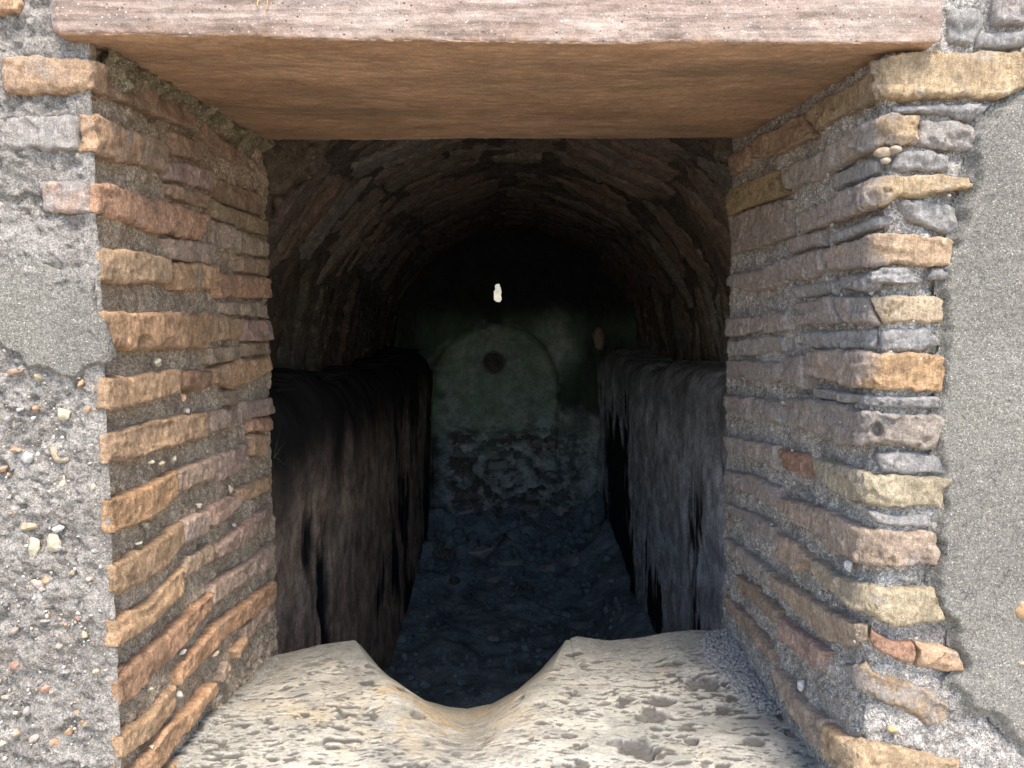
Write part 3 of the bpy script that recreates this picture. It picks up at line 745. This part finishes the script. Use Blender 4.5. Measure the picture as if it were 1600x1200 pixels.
# ------------------------------------------------------------------ lintel
lin = thing('stone_lintel', 'long reddish brown stone lintel across the top of the opening', 'lintel', (-0.02, 1.05, 0.31))
def lintel():
    yf, yb = 0.783, 1.312
    xl = at_y(76, 60, yf)[0]; xr = at_y(1476, 75, yf)[0]
    prof = [(yf, 0.66)]
    zf, zb = at_y(760, 66, yf)[2], at_y(760, 218, yb)[2]
    r = 0.005
    seg1 = [(yf, z) for z in np.linspace(0.66, zf + r, 130)]
    arc = [(yf + r - r * math.cos(a), zf + r - r * math.sin(a)) for a in np.linspace(0, math.pi / 2, 9)[1:-1]]
    seg2 = [(y, zf + (zb - zf) * (y - yf) / (yb - yf)) for y in np.linspace(yf + r, yb - .004, 180)]
    arc2 = [(yb - .001, zb + .001), (yb, zb + .004)]
    seg3 = [(yb, z) for z in np.linspace(zb + .02, 0.66, 14)]
    pr = np.array(seg1 + arc + seg2 + arc2 + seg3); nv = len(pr)
    tg = np.gradient(pr, axis=0); nn = np.column_stack([-tg[:, 1], tg[:, 0]]); nn /= np.linalg.norm(nn, axis=1)[:, None]
    # outward: front normal is -y
    if nn[10, 0] > 0: nn = -nn
    nu = 400; X = np.linspace(xl, xr, nu)
    XX = np.repeat(X, nv); Yp = np.tile(pr[:, 0], nu); Zp = np.tile(pr[:, 1], nu)
    N = np.tile(nn, (nu, 1)); idx = np.tile(np.arange(nv), nu)
    Q = np.column_stack([XX, Yp, Zp])
    h = 0.002 * fbm(Q, (3, 4, 9), 3, 1) + 0.0007 * fbm(Q, (14, 40, 60), 3, 2) + 0.0007 * fbm(Q, 160, 2, 3)
    isf = idx < 130
    ed = np.exp(-((idx - 133) / 7.0) ** 2)
    h = h - ed * 0.008 * np.clip(fbm(Q, (18, 18, 18), 4, 7), 0, 1) - ed * 0.0025 * np.clip(fbm(Q, 70, 3, 17), 0, 1)
    h = h - ed * 0.0025
    t = np.clip((Yp - yf) / (yb - yf), 0, 1)
    dz = (1 - t) * (-0.0105 * (XX - xl) / (xr - xl) + 0.0055) + (0.004 * np.sin((XX - xl) / (xr - xl) * math.pi) - .002) * -(1 - t)
    dz = dz * (idx > 60)
    endr = np.minimum(XX - xl, xr - XX); h = h - 0.006 * np.clip(1 - endr / 0.012, 0, 1) ** 2
    V = np.column_stack([XX, Yp + h * N[:, 0], Zp + h * N[:, 1] + dz])
    f = grid_faces(nu, nv)
    under = sstep(126, 136, idx + 5 * fbm(Q, 30, 3, 9))
    o = mesh_obj('beam', V, f, MLIN, lin, {'under': under})
    caps = [V[:nv], V[-nv:]]
    for c in caps: mesh_obj('beam_end', c, [list(range(nv))], MLIN, lin, smooth=False)
lintel()
boxes('masonry', [(-0.50, 0.45, 0.845, 1.33, 0.60, 0.96)], MM_L, lin)

# ------------------------------------------------------------------ sill
sill = thing('stone_sill', 'pitted cream travertine sill with a worn scoop in its back edge', 'sill', (-0.03, 1.05, -0.8))
SB = 1.335
BACK = P('400,1030 435,1021 470,1012 500,1004 535,999 552,997 562,1006 590,1040 620,1068 660,1092 700,1103 730,1106 770,1098 810,1076 845,1046 870,1018 888,995 900,991 950,998 1000,993 1040,985 1080,981 1135,983 1180,990')
bp = np.array([at_y(x, y, SB) for x, y in BACK])
PITS = [(1000, 1172, 34, 20, .022), (1095, 1072, 34, 13, .016), (1035, 1098, 24, 9, .018), (1015, 1120, 30, 12, .008), (632, 1112, 12, 9, .014), (655, 1152, 14, 9, .014), (420, 1124, 8, 5, .01), (535, 1116, 12, 9, .010),
        (812, 1126, 8, 6, .007), (1180, 1165, 22, 10, .006), (585, 1080, 14, 5, .007), (470, 1090, 16, 4, .006), (545, 1102, 28, 4, .006), (1080, 1160, 16, 8, .008), (960, 1160, 14, 7, .008), (890, 1150, 14, 7, .006), (500, 1160, 10, 5, .007), (585, 1165, 8, 5, .008), (440, 1108, 10, 5, .006), (1240, 1150, 14, 8, .007), (700, 1190, 10, 6, .006), (1130, 1110, 14, 7, .007), (900, 1024, 16, 4, .004)]
def build_sill():
    x0, x1, y0, y1, st = -0.47, 0.43, 0.745, SB, 0.0016
    nu = int((x1 - x0) / st); nv = int((y1 - y0) / st)
    X = np.repeat(np.linspace(x0, x1, nu), nv); Y = np.tile(np.linspace(y0, y1, nv), nu)
    zb = np.interp(X, bp[:, 0], bp[:, 2])
    ztop = at_y(552, 997, SB)[2]
    flat = ztop - 0.0
    # groove: full at the back edge, narrowing and shallowing forward
    t = np.clip((SB - Y) / (SB - 0.96), 0, 1.4)
    xl_b, xr_b = at_y(553, 997, SB)[0], at_y(890, 993, SB)[0]
    xc_b = (xl_b + xr_b) / 2; w_b = (xr_b - xl_b) / 2
    xc = xc_b + 0.035 * t; w = w_b * (1 - 0.62 * np.minimum(t, 1) ** 0.9)
    dep = np.clip(1 - t * 0.92, 0.06, 1) ** 1.25
    xs = xc_b + (X - xc) / w * w_b                       # position mapped to the back profile
    zs = np.interp(xs, bp[:, 0], bp[:, 2])
    tn = np.clip((X - xc) / w, -1, 1); bell = (bp[:, 2].min() - flat) * (0.5 + 0.5 * np.cos(math.pi * np.abs(tn) ** 0.9))
    mb = sstep(0.05, 0.55, t); zs = np.minimum(zs, flat) * (1 - mb) + (flat + bell) * mb
    inn = np.abs((X - xc) / w) < 1.0
    gro = np.where(inn, (zs - flat) * dep, 0)
    zb = np.where((X > xl_b - .002) & (X < xr_b + .002), flat, zb)
    side = np.where(inn, 0, (zb - flat) * np.clip(1 - t * 1.3, 0, 1))
    Z = flat + gro + side
    Q = np.column_stack([X, Y, np.zeros_like(X)])
    Z = Z + 0.0045 * fbm(Q, 6, 2, 1) * np.clip(t * 3, 0.12, 1) + 0.0008 * fbm(Q, 22, 2, 2) * np.clip(t * 5, 0.15, 1)
    # vesicles, drawn out along the bedding
    wx = 0.010 * fbm(Q, 22, 3, 9); wy = 0.010 * fbm(Q + 7, 22, 3, 19)
    Qs = np.column_stack([X + wx, Y + wy, np.zeros_like(X)])
    smooth = np.clip(1 - 0.95 * sstep(1.12, 0.86, np.abs((X - xc) / w)) * (1 - 0.75 * np.clip(t - .25, 0, 1)), 0.03, 1)
    dn = (0.22 + 0.78 * sstep(0.08, 0.5, t)) * smooth
    dens = 0.5 + 0.5 * fbm(Q, 9, 3, 51)
    def ves(sx, sy, seed, keep, a, b):
        w_, rn = worley2(Qs, (sx, sy), seed)
        w_ = w_ + 0.22 * fbm(Q, sx * 1.6, 2, seed + 5)
        return sstep(a, b, w_) * (rn > keep - 0.35 * (dens - .5))
    p1 = ves(40, 100, 3, 0.70, 0.40, 0.33) * dn
    p2 = ves(85, 190, 13, 0.66, 0.40, 0.33) * dn
    p3 = ves(30, 66, 23, 0.78, 0.40, 0.31) * dn
    n2 = fbm(Qs, (90, 170, 1), 3, 4)
    Z = Z - 0.0017 * p1 - 0.0009 * p2 - 0.003 * p3 + 0.0004 * n2 * dn
    pit = np.clip(0.9 * p1 + 0.75 * p2 + p3, 0, 1)
    rs = np.random.RandomState(4)
    for (px, py, rx, ry, d) in PITS:
        c = at_z(px, py, flat - (0.05 if 570 < px < 880 else 0.0)); k = c[1] / F
        ax = rx * k; ay = ry * k / (abs(flat) / c[1]) ; ay = max(ay, 0.006)
        e = np.sqrt(((X - c[0]) / ax) ** 2 + ((Y - c[1]) / ay) ** 2) + 0.28 * fbm(Q, 60, 3, int(px))
        m = sstep(1.0, 0.72, e); Z = Z - min(d, .009) * sstep(1.05, 0.4, e); pit = np.maximum(pit, m * rs.uniform(.7, 1))
    # rounded back and front edges
    eb = np.clip(1 - (SB - Y) / 0.012, 0, 1); Z = Z - 0.006 * eb ** 2
    ef = np.clip(1 - (Y - y0) / 0.03, 0, 1); Z = Z - 0.02 * ef ** 2
    och = np.exp(-(((X - (xc_b - 0.02)) / 0.15) ** 2)) * sstep(0.03, 0.25, t) * sstep(1.1, 0.5, t) * 0.95
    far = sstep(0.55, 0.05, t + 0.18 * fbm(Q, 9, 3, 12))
    V = np.column_stack([X, Y, Z])
    f = grid_faces(nu, nv)
    idx = np.arange(nu * nv).reshape(nu, nv)
    loops = [idx[:, 0], idx[-1, 1:], idx[-2::-1, -1], idx[0, -2:0:-1]]
    rim = np.concatenate(loops)
    low = V[rim].copy(); low[:, 2] = -1.6; n0 = len(V); m = len(rim)
    V = np.vstack([V, low]); a = np.arange(m); b = (a + 1) % m
    fs = np.stack([rim[a], n0 + a, n0 + b, rim[b]], -1)
    pad = np.zeros(m)
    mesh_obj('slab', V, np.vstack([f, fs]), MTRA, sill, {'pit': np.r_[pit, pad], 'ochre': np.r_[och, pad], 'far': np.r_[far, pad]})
    return flat, lambda x, y: float(Z[int(np.clip((x - x0) / (x1 - x0) * (nu - 1), 0, nu - 1)) * nv + int(np.clip((y - y0) / (y1 - y0) * (nv - 1), 0, nv - 1))])
ZS, sill_z = build_sill()

# gravel in the corner of the sill, and crumbs along the left joint
def gravel():
    rs = np.random.RandomState(8); V0, F0 = ico(0); V, Fc = [], []
    poly = np.array([at_z(x, y, ZS)[:2] for x, y in P('1095,1012 1125,1000 1180,1012 1200,1040 1215,1075 1250,1122 1265,1140 1222,1122 1160,1108 1140,1070 1100,1040')])
    k = 0
    while k < 2600:
        x = rs.uniform(0.24, 0.40); y = rs.uniform(0.98, 1.32)
        if not inside(poly, np.array([x]), np.array([y]))[0]: continue
        r = 0.0014 + 0.0024 * rs.rand() ** 2
        V.append(np.array([x, y, sill_z(x, y) + rs.uniform(-.001, .004) + 0.10 * max(0, x - 0.345)]) + V0 * r * rs.uniform(.7, 1.4, 3)); Fc.append(F0 + 12 * k); k += 1
    for _ in range(700):
        y = rs.uniform(0.9, 1.33); x = -0.438 + abs(rs.normal(0, .010)); r = 0.0006 + 0.0014 * rs.rand() ** 3
        V.append(np.array([x, y, sill_z(x, y) + rs.uniform(-.0006, .001)]) + V0 * r * rs.uniform(.7, 1.4, 3)); Fc.append(F0 + 12 * k); k += 1
    o = mesh_obj('gravel', np.concatenate(V), np.concatenate(Fc), MCHIP, smooth=False, color=(.30, .30, .30, 1))
    tag(o, 'loose dark grey gravel and crumbs in the corners of the sill', 'gravel', None, 'stuff')
gravel()

# ------------------------------------------------------------------ chamber
CX, CZ, R = 0.025, -0.14, 0.655
YE = 4.0
VC = Cyl(CX, CZ, R)
vault = thing('brick_vault', 'dark barrel vault of long rough bricks over the chamber', 'vault', (CX, 2.7, CZ))
def build_vault():
    st = 0.008; nu = int((math.pi + .16) * R / st); nv = int((YE + .05 - 1.30) / 0.012)
    S = np.repeat(np.linspace(-0.08 * R, (math.pi + .08) * R, nu), nv); T = np.tile(np.linspace(1.315, YE + .05, nv), nu)
    P0 = VC.pos(S, T, np.zeros(len(S)))
    H = -0.010 + 0.007 * fbm(P0, 14, 4, 5) + 0.005 * fbm(P0, 50, 3, 6)
    mesh_obj('mortar', VC.pos(S, T, H), grid_faces(nu, nv), MM_V, vault)
    rs = random.Random(21); y = 1.335; i = 0
    tot = math.pi * R; mid = tot / 2
    base = [-.03, .29, .60, .93, mid + .09 * 0 - .08]; base = base + [tot - q for q in base[::-1]]
    while y < YE - 0.02:
        th = rs.uniform(.09, .165)
        if rs.random() < .3: th *= .55
        off = rs.uniform(-.006, .006); sh = rs.uniform(-.05, .05)
        cuts = [q + (sh + rs.uniform(-.035, .035)) * (0 < k < len(base) - 1) for k, q in enumerate(base)]
        if rs.random() < .5: cuts.append(rs.uniform(.3, tot - .3)); cuts.sort()
        for s_, e_ in zip(cuts[:-1], cuts[1:]):
            g = rs.uniform(.003, .010)
            s0, s1 = s_ + g / 2, e_ - g / 2
            if s1 - s0 < .04 or rs.random() < .03: continue
            sk = rs.uniform(-.010, .010); q = lambda: rs.uniform(-.008, .008)
            y0, y1 = y + g / 2, y + th - g / 2
            m = (s0 + s1) / 2
            top = [(s0, y0 + q() - sk), (m, y0 + q()), (s1, y0 + q() + sk)]
            bot = [(s0 + q(), y1 + q() - sk), (m, y1 + q()), (s1 + q(), y1 + q() + sk)]
            args = dict(lift=off + rs.uniform(-.008, .010), edge=.004, step=.008, rough=.006, jit=.008, facet=.008,
                        tilt=(rs.uniform(-.010, .010), rs.uniform(-.012, .012)), skirt=.05)
            half = (s1 - s0) / 2 / R
            flat = Flat(VC, m, math.cos(half))
            V, (a, b), ST, P3 = brick_geo(flat, top, bot, 900 + i, **args)
            c = rs.choice([(.34, .26, .205), (.30, .235, .195), (.40, .315, .25), (.23, .185, .15), (.35, .25, .19), (.32, .285, .25)])
            f_ = 1.0 if y < 2.3 else max(.5, 1.0 - .5 * (y - 2.3)); f_ *= 1 if m > .45 else max(.3, .3 + .7 * (m - .12) / .33); c = tuple(q_ * f_ for q_ in c)  # shade deepening inward and toward the left springing, put into the brick colour
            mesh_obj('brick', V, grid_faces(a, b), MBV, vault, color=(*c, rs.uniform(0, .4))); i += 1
        y += th
build_vault()
def arch_face():                                          # the ragged front edge of the vault above the opening corners
    st = 0.005; nu = int(1.44 / st); nv = int(0.74 / st)
    X = np.repeat(np.linspace(CX - .72, CX + .72, nu), nv); Z = np.tile(np.linspace(-0.14, .60, nv), nu)
    Q = np.column_stack([X, np.full(len(X), 7.0), Z])
    r = np.hypot(X - CX, Z - CZ) + .012 * fbm(Q, 12, 3, 3)
    h = .010 * fbm(Q, 16, 4, 4) + .006 * fbm(Q, 55, 3, 5)
    k = sstep(R + .004, R - .06, r)
    V = np.column_stack([X, 1.338 - h * 1.6 + .06 * k, Z])
    f = grid_faces(nu, nv); f = f[(r > R - .075)[f].all(1)]
    used = np.unique(f); m = np.zeros(len(V), int); m[used] = np.arange(len(used))
    mesh_obj('arch_face', V[used], m[f], MBV, vault, color=(.15, .12, .085, .3))
arch_face()
boxes('roof_fill', [(-0.70, 0.75, 1.31, 4.36, 0.58, 0.98)], MM_V, vault)

def side_wall(side, name, label, x, mat, seed):
    root = thing(name, label, 'plaster wall', (x, 2.7, -1.25))
    y0, y1, z0, z1 = 1.32, YE + .03, -1.40, -0.145
    nu = int((y1 - y0) / 0.008); nv = int((z1 - z0) / 0.008)
    Y = np.repeat(np.linspace(y0, y1, nu), nv); Z = np.tile(np.linspace(z0, z1 + .10, nv), nu)
    Q = np.column_stack([np.full(len(Y), float(seed)), Y, Z])
    n = fbm(Q, (1, 7, 2.2), 4, seed); n2 = fbm(Q, (1, 26, 6), 4, seed + 4)
    if side > 0:
        # black, plaster-less strips: a wide ragged one near the far end, others low on the wall
        k1 = sstep(0.44, 0.24, np.abs(Y - 3.42 - 0.25 * (Z + .8)) + 0.14 * n2 + .06 * n) * sstep(-0.30, -0.50, Z + .14 * n2)
        k2 = sstep(0.0, 0.35, n + 0.75 * n2 - 1.1 + 1.35 * sstep(-0.60, -1.12, Z))
        k3 = sstep(0.10, 0.02, np.abs(Y - 2.07 - 0.1 * n) + .12 * np.abs(n2)) * sstep(-0.33, -.55, Z + .1 * n2)
        st = np.clip(np.maximum(np.maximum(k1, k2), k3), 0, 1)
    else:
        soot_shade = 0.97 * sstep(-0.52, -0.24, Z + .08 * n)  # shade below the vault, painted black into the upper plaster
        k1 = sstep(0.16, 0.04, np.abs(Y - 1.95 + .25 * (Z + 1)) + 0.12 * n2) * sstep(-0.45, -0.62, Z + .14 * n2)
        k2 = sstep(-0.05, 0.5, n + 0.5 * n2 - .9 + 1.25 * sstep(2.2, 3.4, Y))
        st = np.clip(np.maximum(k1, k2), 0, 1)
    soot_shade = soot_shade if side < 0 else 0.45 * sstep(-0.40, -0.18, Z + .06 * n)  # right wall gets a milder upper shade, also put into the colour
    h = 0.008 * fbm(Q, 4, 3, seed + 7) + 0.0015 * fbm(Q, 30, 3, seed + 8) - 0.014 * k1
    zt = z1 + .005 + 0.03 * fbm(Q, (1, 4, 1), 4, seed + 15)
    rr_ = 0.16 if side < 0 else 0.085                      # worn, rounded shoulder
    top = np.clip(1 - (zt - Z) / rr_, 0, 1); h = h - rr_ * .75 * (1 - np.sqrt(np.maximum(1 - np.minimum(top, .995) ** 2, 0))) - .004 * top * fbm(Q, 12, 3, seed + 16)
    h = np.where(Z > zt, -0.20 * sstep(-.004, .012, Z - zt), h)
    X = x - side * h - side * (0.085 if side > 0 else 0.062) * (Y - 1.33) / 2.67
    o = mesh_obj('plaster', np.column_stack([X, Y, Z]), grid_faces(nu, nv, side > 0), mat, root, {'stain_shade': np.maximum(st, soot_shade)})
    if side < 0: boxes('masonry_core', [(-1.75, CX - R - .045, 1.32, 4.36, -1.6, .965)], MM_V, root)
    else: boxes('masonry_core', [(CX + R + .045, 1.75, 1.32, 4.36, -1.6, .965)], MM_V, root)
side_wall(-1, 'plaster_wall', 'dim brown plastered chamber wall on the left behind the jamb', -0.50, MPL_L, 11)
side_wall(1, 'plaster_wall', 'grey plastered chamber wall on the right with black vertical streaks', 0.55, MPL_R, 31)

endw = thing('end_wall', 'greenish plastered end wall with arched panel and crumbling lower masonry', 'end wall', (0.03, YE, -1.25))
def build_end():
    st = 0.0055; x0, x1, z0, z1 = -0.69, 0.74, -1.35, 0.56
    nu = int((x1 - x0) / st); nv = int((z1 - z0) / st)
    X = np.repeat(np.linspace(x0, x1, nu), nv); Z = np.tile(np.linspace(z0, z1, nv), nu)
    Q = np.column_stack([X, np.full(len(X), 3.0), Z])
    ac = at_y(772, 604, YE); ar = 0.335
    d = np.where(Z > ac[2], np.hypot(X - ac[0], Z - ac[2]), np.abs(X - ac[0]) * 1.0)
    d = d + 0.008 * fbm(Q, 8, 3, 2)
    panel = sstep(ar + 0.012, ar - 0.006, d) 
    ring = np.exp(-((d - ar) / 0.014) ** 2) * (Z > ac[2] - .05)
    h = 0.035 * (1 - panel) - 0.022 * ring
    n = fbm(Q, (11, 1, 16), 4, 5); n2 = fbm(Q, (30, 1, 46), 3, 6)
    ztop, zbot = at_y(800, 668, YE)[2], at_y(800, 838, YE)[2]
    band = sstep(ztop + .03, ztop - .05, Z + .03 * n) * sstep(zbot - .05, zbot + .05, Z + .03 * n)
    xa, xb = at_y(696, 700, YE)[0], at_y(915, 700, YE)[0]
    band = band * sstep(xa - .02, xa + .05, X + .04 * n) * sstep(xb + .02, xb - .06, X + .04 * n)
    hole = band * sstep(-0.22, 0.12, n + .6 * n2 + 0.1)
    h = h - 0.045 * hole
    rc = at_y(771, 567, YE); rd = np.hypot(X - rc[0], Z - rc[2])
    h = h - 0.05 * sstep(0.062, 0.052, rd) + 0.010 * np.exp(-((rd - .068) / .008) ** 2)
    h = h + 0.008 * fbm(Q, 6, 4, 8) + 0.004 * fbm(Q, 28, 3, 9)
    hc = at_y(778, 457, YE)
    e = np.hypot((X - hc[0]) / 0.021, (Z - hc[2]) / 0.050) + .25 * fbm(Q, 40, 2, 3)
    V = np.column_stack([X, YE - h, Z])
    f = grid_faces(nu, nv); f = f[~(e[f] < 1).all(1)]
    ins = e < 1
    sc = np.where(ins, 1 / np.maximum(e, .3), 1.0)
    V[:, 0] = np.where(ins, hc[0] + (X - hc[0]) * sc, V[:, 0]); V[:, 2] = np.where(ins, hc[2] + (Z - hc[2]) * sc, V[:, 2])
    stain_shade = np.clip(0.7 * hole * sstep(-.1, .5, n2 + .2), 0, .7)
    grey_patch = np.exp(-(((X - at_y(865, 540, YE)[0]) / .13) ** 2 + ((Z - at_y(865, 540, YE)[2]) / .17) ** 2) ** 2)  # grey patch of plaster kept clear of the black
    soot_shade = sstep(ar - .02, ar + .03, d + .03 * n) * sstep(zc_ := at_y(800, 690, YE)[2], zc_ + .22, Z + .08 * n) * (1 - .9 * grey_patch)
    edge_shade = .85 * sstep(ac[0] - ar + .11, ac[0] - ar - .03, X + .06 * n)  # left margin sinking into shade, painted into the plaster
    stain_shade = np.maximum(np.maximum(np.maximum(stain_shade, .96 * soot_shade), .6 * ring), edge_shade)
    zc = at_y(800, 640, YE)[2]
    h = h - 0.010 * sstep(.15, .45, fbm(Q, (14, 1, 8), 4, 44))
    green = np.clip(sstep(zc - .30, zc + .1, Z + .12 * n) * sstep(ac[2] + ar + .12, ac[2] + ar - .02, Z) * (0.55 + 0.45 * panel) * (0.6 + .5 * fbm(Q, (9, 1, 5), 4, 14)), 0, 1)
    mesh_obj('plaster', V, f, MPL_E, endw, {'stain_shade': stain_shade, 'green': green})
    th = (YE + 0.045, YE + 0.36)
    hx0, hx1, hz0, hz1 = hc[0] - .030, hc[0] + .030, hc[2] - .060, hc[2] + .085
    boxes('masonry_core', [(-0.72, hx0, *th, -1.6, .59), (hx1, 0.78, *th, -1.6, .59), (hx0 - .001, hx1 + .001, *th, -1.6, hz0), (hx0 - .001, hx1 + .001, *th, hz1, .59)], MM_V, endw)
    # roundel set in the panel
    ang = np.linspace(0, 2 * math.pi, 40, endpoint=False)
    rr = [(.050, -.035), (.046, -.026), (.030, -.028), (.012, -.022), (.001, -.020)]
    Vr = np.array([(rc[0] + r * math.cos(a), YE - y, rc[2] + r * math.sin(a)) for r, y in rr for a in ang])
    Fr = [[k * 40 + i, k * 40 + (i + 1) % 40, (k + 1) * 40 + (i + 1) % 40, (k + 1) * 40 + i] for k in range(4) for i in range(40)]
    mesh_obj('roundel', Vr, Fr, MM_V, endw)
    # bricks left standing in the broken masonry
    rs = random.Random(5); PE = PlaneY(YE); k = 0
    py = 690
    while py < 832:
        px = 704 + rs.uniform(-8, 8)
        while px < 905:
            w = rs.uniform(22, 54)
            if rs.random() < 0.62:
                a = at_y(px, py, YE); b = at_y(px + w - 4, py + 12, YE)
                q = lambda: rs.uniform(-.006, .006)
                Vb, (nu, nv), ST, P3 = brick_geo(PE, [(a[0], a[2] + q()), (b[0], a[2] + q())], [(a[0] + q(), b[2] + q()), (b[0] + q(), b[2] + q())], 1500 + k,
                                                 lift=rs.uniform(-.035, -.008), edge=.010, step=.008, rough=.006, jit=.006, skirt=.06)
                c = rs.choice([(.34, .35, .34), (.28, .28, .26), (.42, .43, .42), (.22, .22, .21), (.30, .26, .22)])
                mesh_obj('brick', Vb, grid_faces(nu, nv), MBV, endw, color=(*c, .3)); k += 1
            px += w
        py += 16.5
build_end()

# chamber floor with a bank of rubble against the right wall
def bank(X, Y):
    X = np.asarray(X, float); Y = np.asarray(Y, float)
    return 0.16 * sstep(0.30, 0.50, X) + 0.20 * sstep(3.0, 4.0, Y)
def floor_at(px, py):
    z = -1.25
    for _ in range(12): p = at_z(px, py, z); z = 0.5 * z + 0.5 * (-1.245 + float(bank([p[0]], [p[1]])[0]))
    return at_z(px, py, z)
def build_floor():
    st = 0.009; nu = int(1.2 / st); nv = int((YE + .05 - 1.3) / st)
    X = np.repeat(np.linspace(-0.57, 0.63, nu), nv); Y = np.tile(np.linspace(1.3, YE + .05, nv), nu)
    Q = np.column_stack([X, Y, np.zeros_like(X)])
    Z = -1.25 + 0.018 * fbm(Q, 4, 4, 3) + 0.008 * fbm(Q, 20, 4, 4)
    Z = Z + bank(X, Y) + .075 * sstep(3.1, 3.9, Y) * fbm(Q, 8, 4, 7)
    w, rn = worley(Q, 14, 8); Z = Z + 0.03 * np.clip(.45 - w, 0, 1) * (rn > .5)
    tag(mesh_obj('chamber_floor', np.column_stack([X, Y, Z]), grid_faces(nu, nv), MFLOOR), 'dark earthen floor of the chamber', None, None, 'structure')
build_floor()
def rubble():
    rs = np.random.RandomState(3); V, Fc = [], []; n = 0
    for i in range(520):
        x = rs.uniform(-.44, .46); y = 3.97 - 1.7 * rs.rand() ** 1.4; r = rs.uniform(.006, .020) * (1 + (y > 3.6) * rs.uniform(0, 1.4))
        z = -1.246 + float(bank([x], [y])[0])
        v, f = rock_verts(np.array([x, y, z]), np.eye(3), r * rs.uniform(.6, 1.4, 3), 2000 + i, sub=1)
        V.append(v); Fc.append(f + n); n += len(v)
    tag(mesh_obj('rubble', np.concatenate(V), np.concatenate(Fc), MFLOOR, smooth=False), 'small rubble strewn over the dark chamber floor', 'rubble', None, 'stuff')
rubble()
STONES = [('pale wedge shaped stone at the foot of the end wall', 752, 864, 24, 12, (.48, .50, .50)), ('black rough stone in the left corner below the end wall', 692, 866, 20, 17, (.05, .05, .05)),
          ('dark round stone alone in the middle of the chamber floor', 819, 918, 15, 14, (.05, .05, .055)), ('small dark stone left of the round one on the floor', 710, 908, 9, 8, (.06, .06, .06)),
          ('flat grey stone below the broken masonry right of centre', 805, 880, 22, 9, (.42, .43, .44)), ('grey stone beside a dark gap at the foot of the end wall, right side', 858, 886, 16, 10, (.40, .42, .43)),
          ('low grey slab in front of the pale wedge stone', 772, 905, 18, 7, (.36, .38, .40)), ('small rounded grey stone low in the chamber seen over the scoop', 772, 997, 11, 6, (.44, .45, .46)),
          ('flat dark stone on the left of the chamber floor', 735, 965, 16, 7, (.20, .20, .21)), ('long pale stone lying on the rubble bank by the right wall', 905, 880, 14, 10, (.44, .46, .47))]
for i, (lab, px, py, rx, ry, c) in enumerate(STONES):
    p = floor_at(px, py)
    if p[1] > YE - .08: p = at_y(px, py, YE - .08)
    k = p[1] / F
    o = rock('stone', p, np.eye(3), (rx * k, ry * k * 1.1, ry * k), 300 + i, MCHIP, None, (*c, 1), sub=3, rough=.4)
    tag(o, lab, 'stone', 'stones on the chamber floor')

stump = rock('stone', at_y(934, 530, 3.75), np.eye(3), (.030, .04, .075), 340, MCHIP, None, (.36, .27, .17, 1), sub=3, rough=.5)
tag(stump, 'brown broken stone standing at the far end of the right ledge', 'stone')
# pale sunlit block beyond the hole
blk = boxes('stone_block', [(-1.4, 0.7, 6.2, 6.9, -1.56, .62)], MPALE)
tag(blk, 'pale stone block outside seen through the small hole in the end wall', 'stone block')

# ------------------------------------------------------------------ small things
PB = [('small round tan pebble wedged under the lintel above the right jamb', 1198, 193, 7, 6, (.42, .31, .17), None),
      ('largest tan pebble in the hollow under the second brick of the right jamb', 1374, 236, 13, 8, (.36, .27, .16), 0),
      ('pale tan pebble lowest in the hollow of the right jamb', 1379, 249, 8, 5, (.48, .38, .24), 0),
      ('brown pebble rightmost in the hollow of the right jamb', 1398, 233, 10, 6, (.34, .25, .15), 0)]
for i, (lab, px, py, rx, ry, c, _) in enumerate(PB):
    p = on(JR, px, py, -0.002); k = p[1] / F
    if i == 0: p = at_y(px, py, 1.20); k = p[1] / F
    o = rock('pebble', p, AXF, (rx * k, ry * k, rx * k * .8), 600 + i, MCHIP, None, (*c, 1), sub=3, rough=.15, flat=False)
    tag(o, lab, 'pebble', 'pebbles lodged in the masonry')

def blades(name, pts, mat, label, cat, w=0.00035):
    V, Fc = [], []
    for path in pts:
        path = [np.array(p) for p in path]; n = len(path)
        for j, p in enumerate(path):
            r = w * (1 - 0.8 * j / (n - 1)); b = len(V)
            V += [p + (r, 0, 0), p + (0, r, 0), p + (-r, 0, 0), p + (0, -r, 0)]
            if j: Fc += [[b - 4 + q, b - 4 + (q + 1) % 4, b + (q + 1) % 4, b + q] for q in range(4)]
    tag(mesh_obj(name, V, Fc, mat), label, cat)
b0 = np.array((-0.428, 1.325, 0.0))
def sprig(px, py, tips):
    b = at_y(px, py, 1.322); res = []
    for tx, ty in tips:
        e = at_y(tx, ty, 1.33); m = (b + e) / 2 + (0, 0, .003)
        res.append([b, (b + m) / 2 + (0, 0, .002), m, (m + e) / 2 + (0, 0, .001), e])
    return res
blades('grass_sprig', sprig(428, 716, [(444, 704), (440, 722), (448, 690), (438, 672), (446, 728)]), MGRASS, 'thin wisp of grass growing from the back edge of the left jamb', 'grass sprig')
blades('dry_root', [[at_y(404, -6, .783), at_y(402, 6, .778), at_y(404, 13, .777)], [at_y(418, -8, .783), at_y(418, 8, .777), at_y(414, 19, .776)]], MSTRAW, 'two yellow dry roots hanging over the top of the lintel face', 'dry root', .0012)
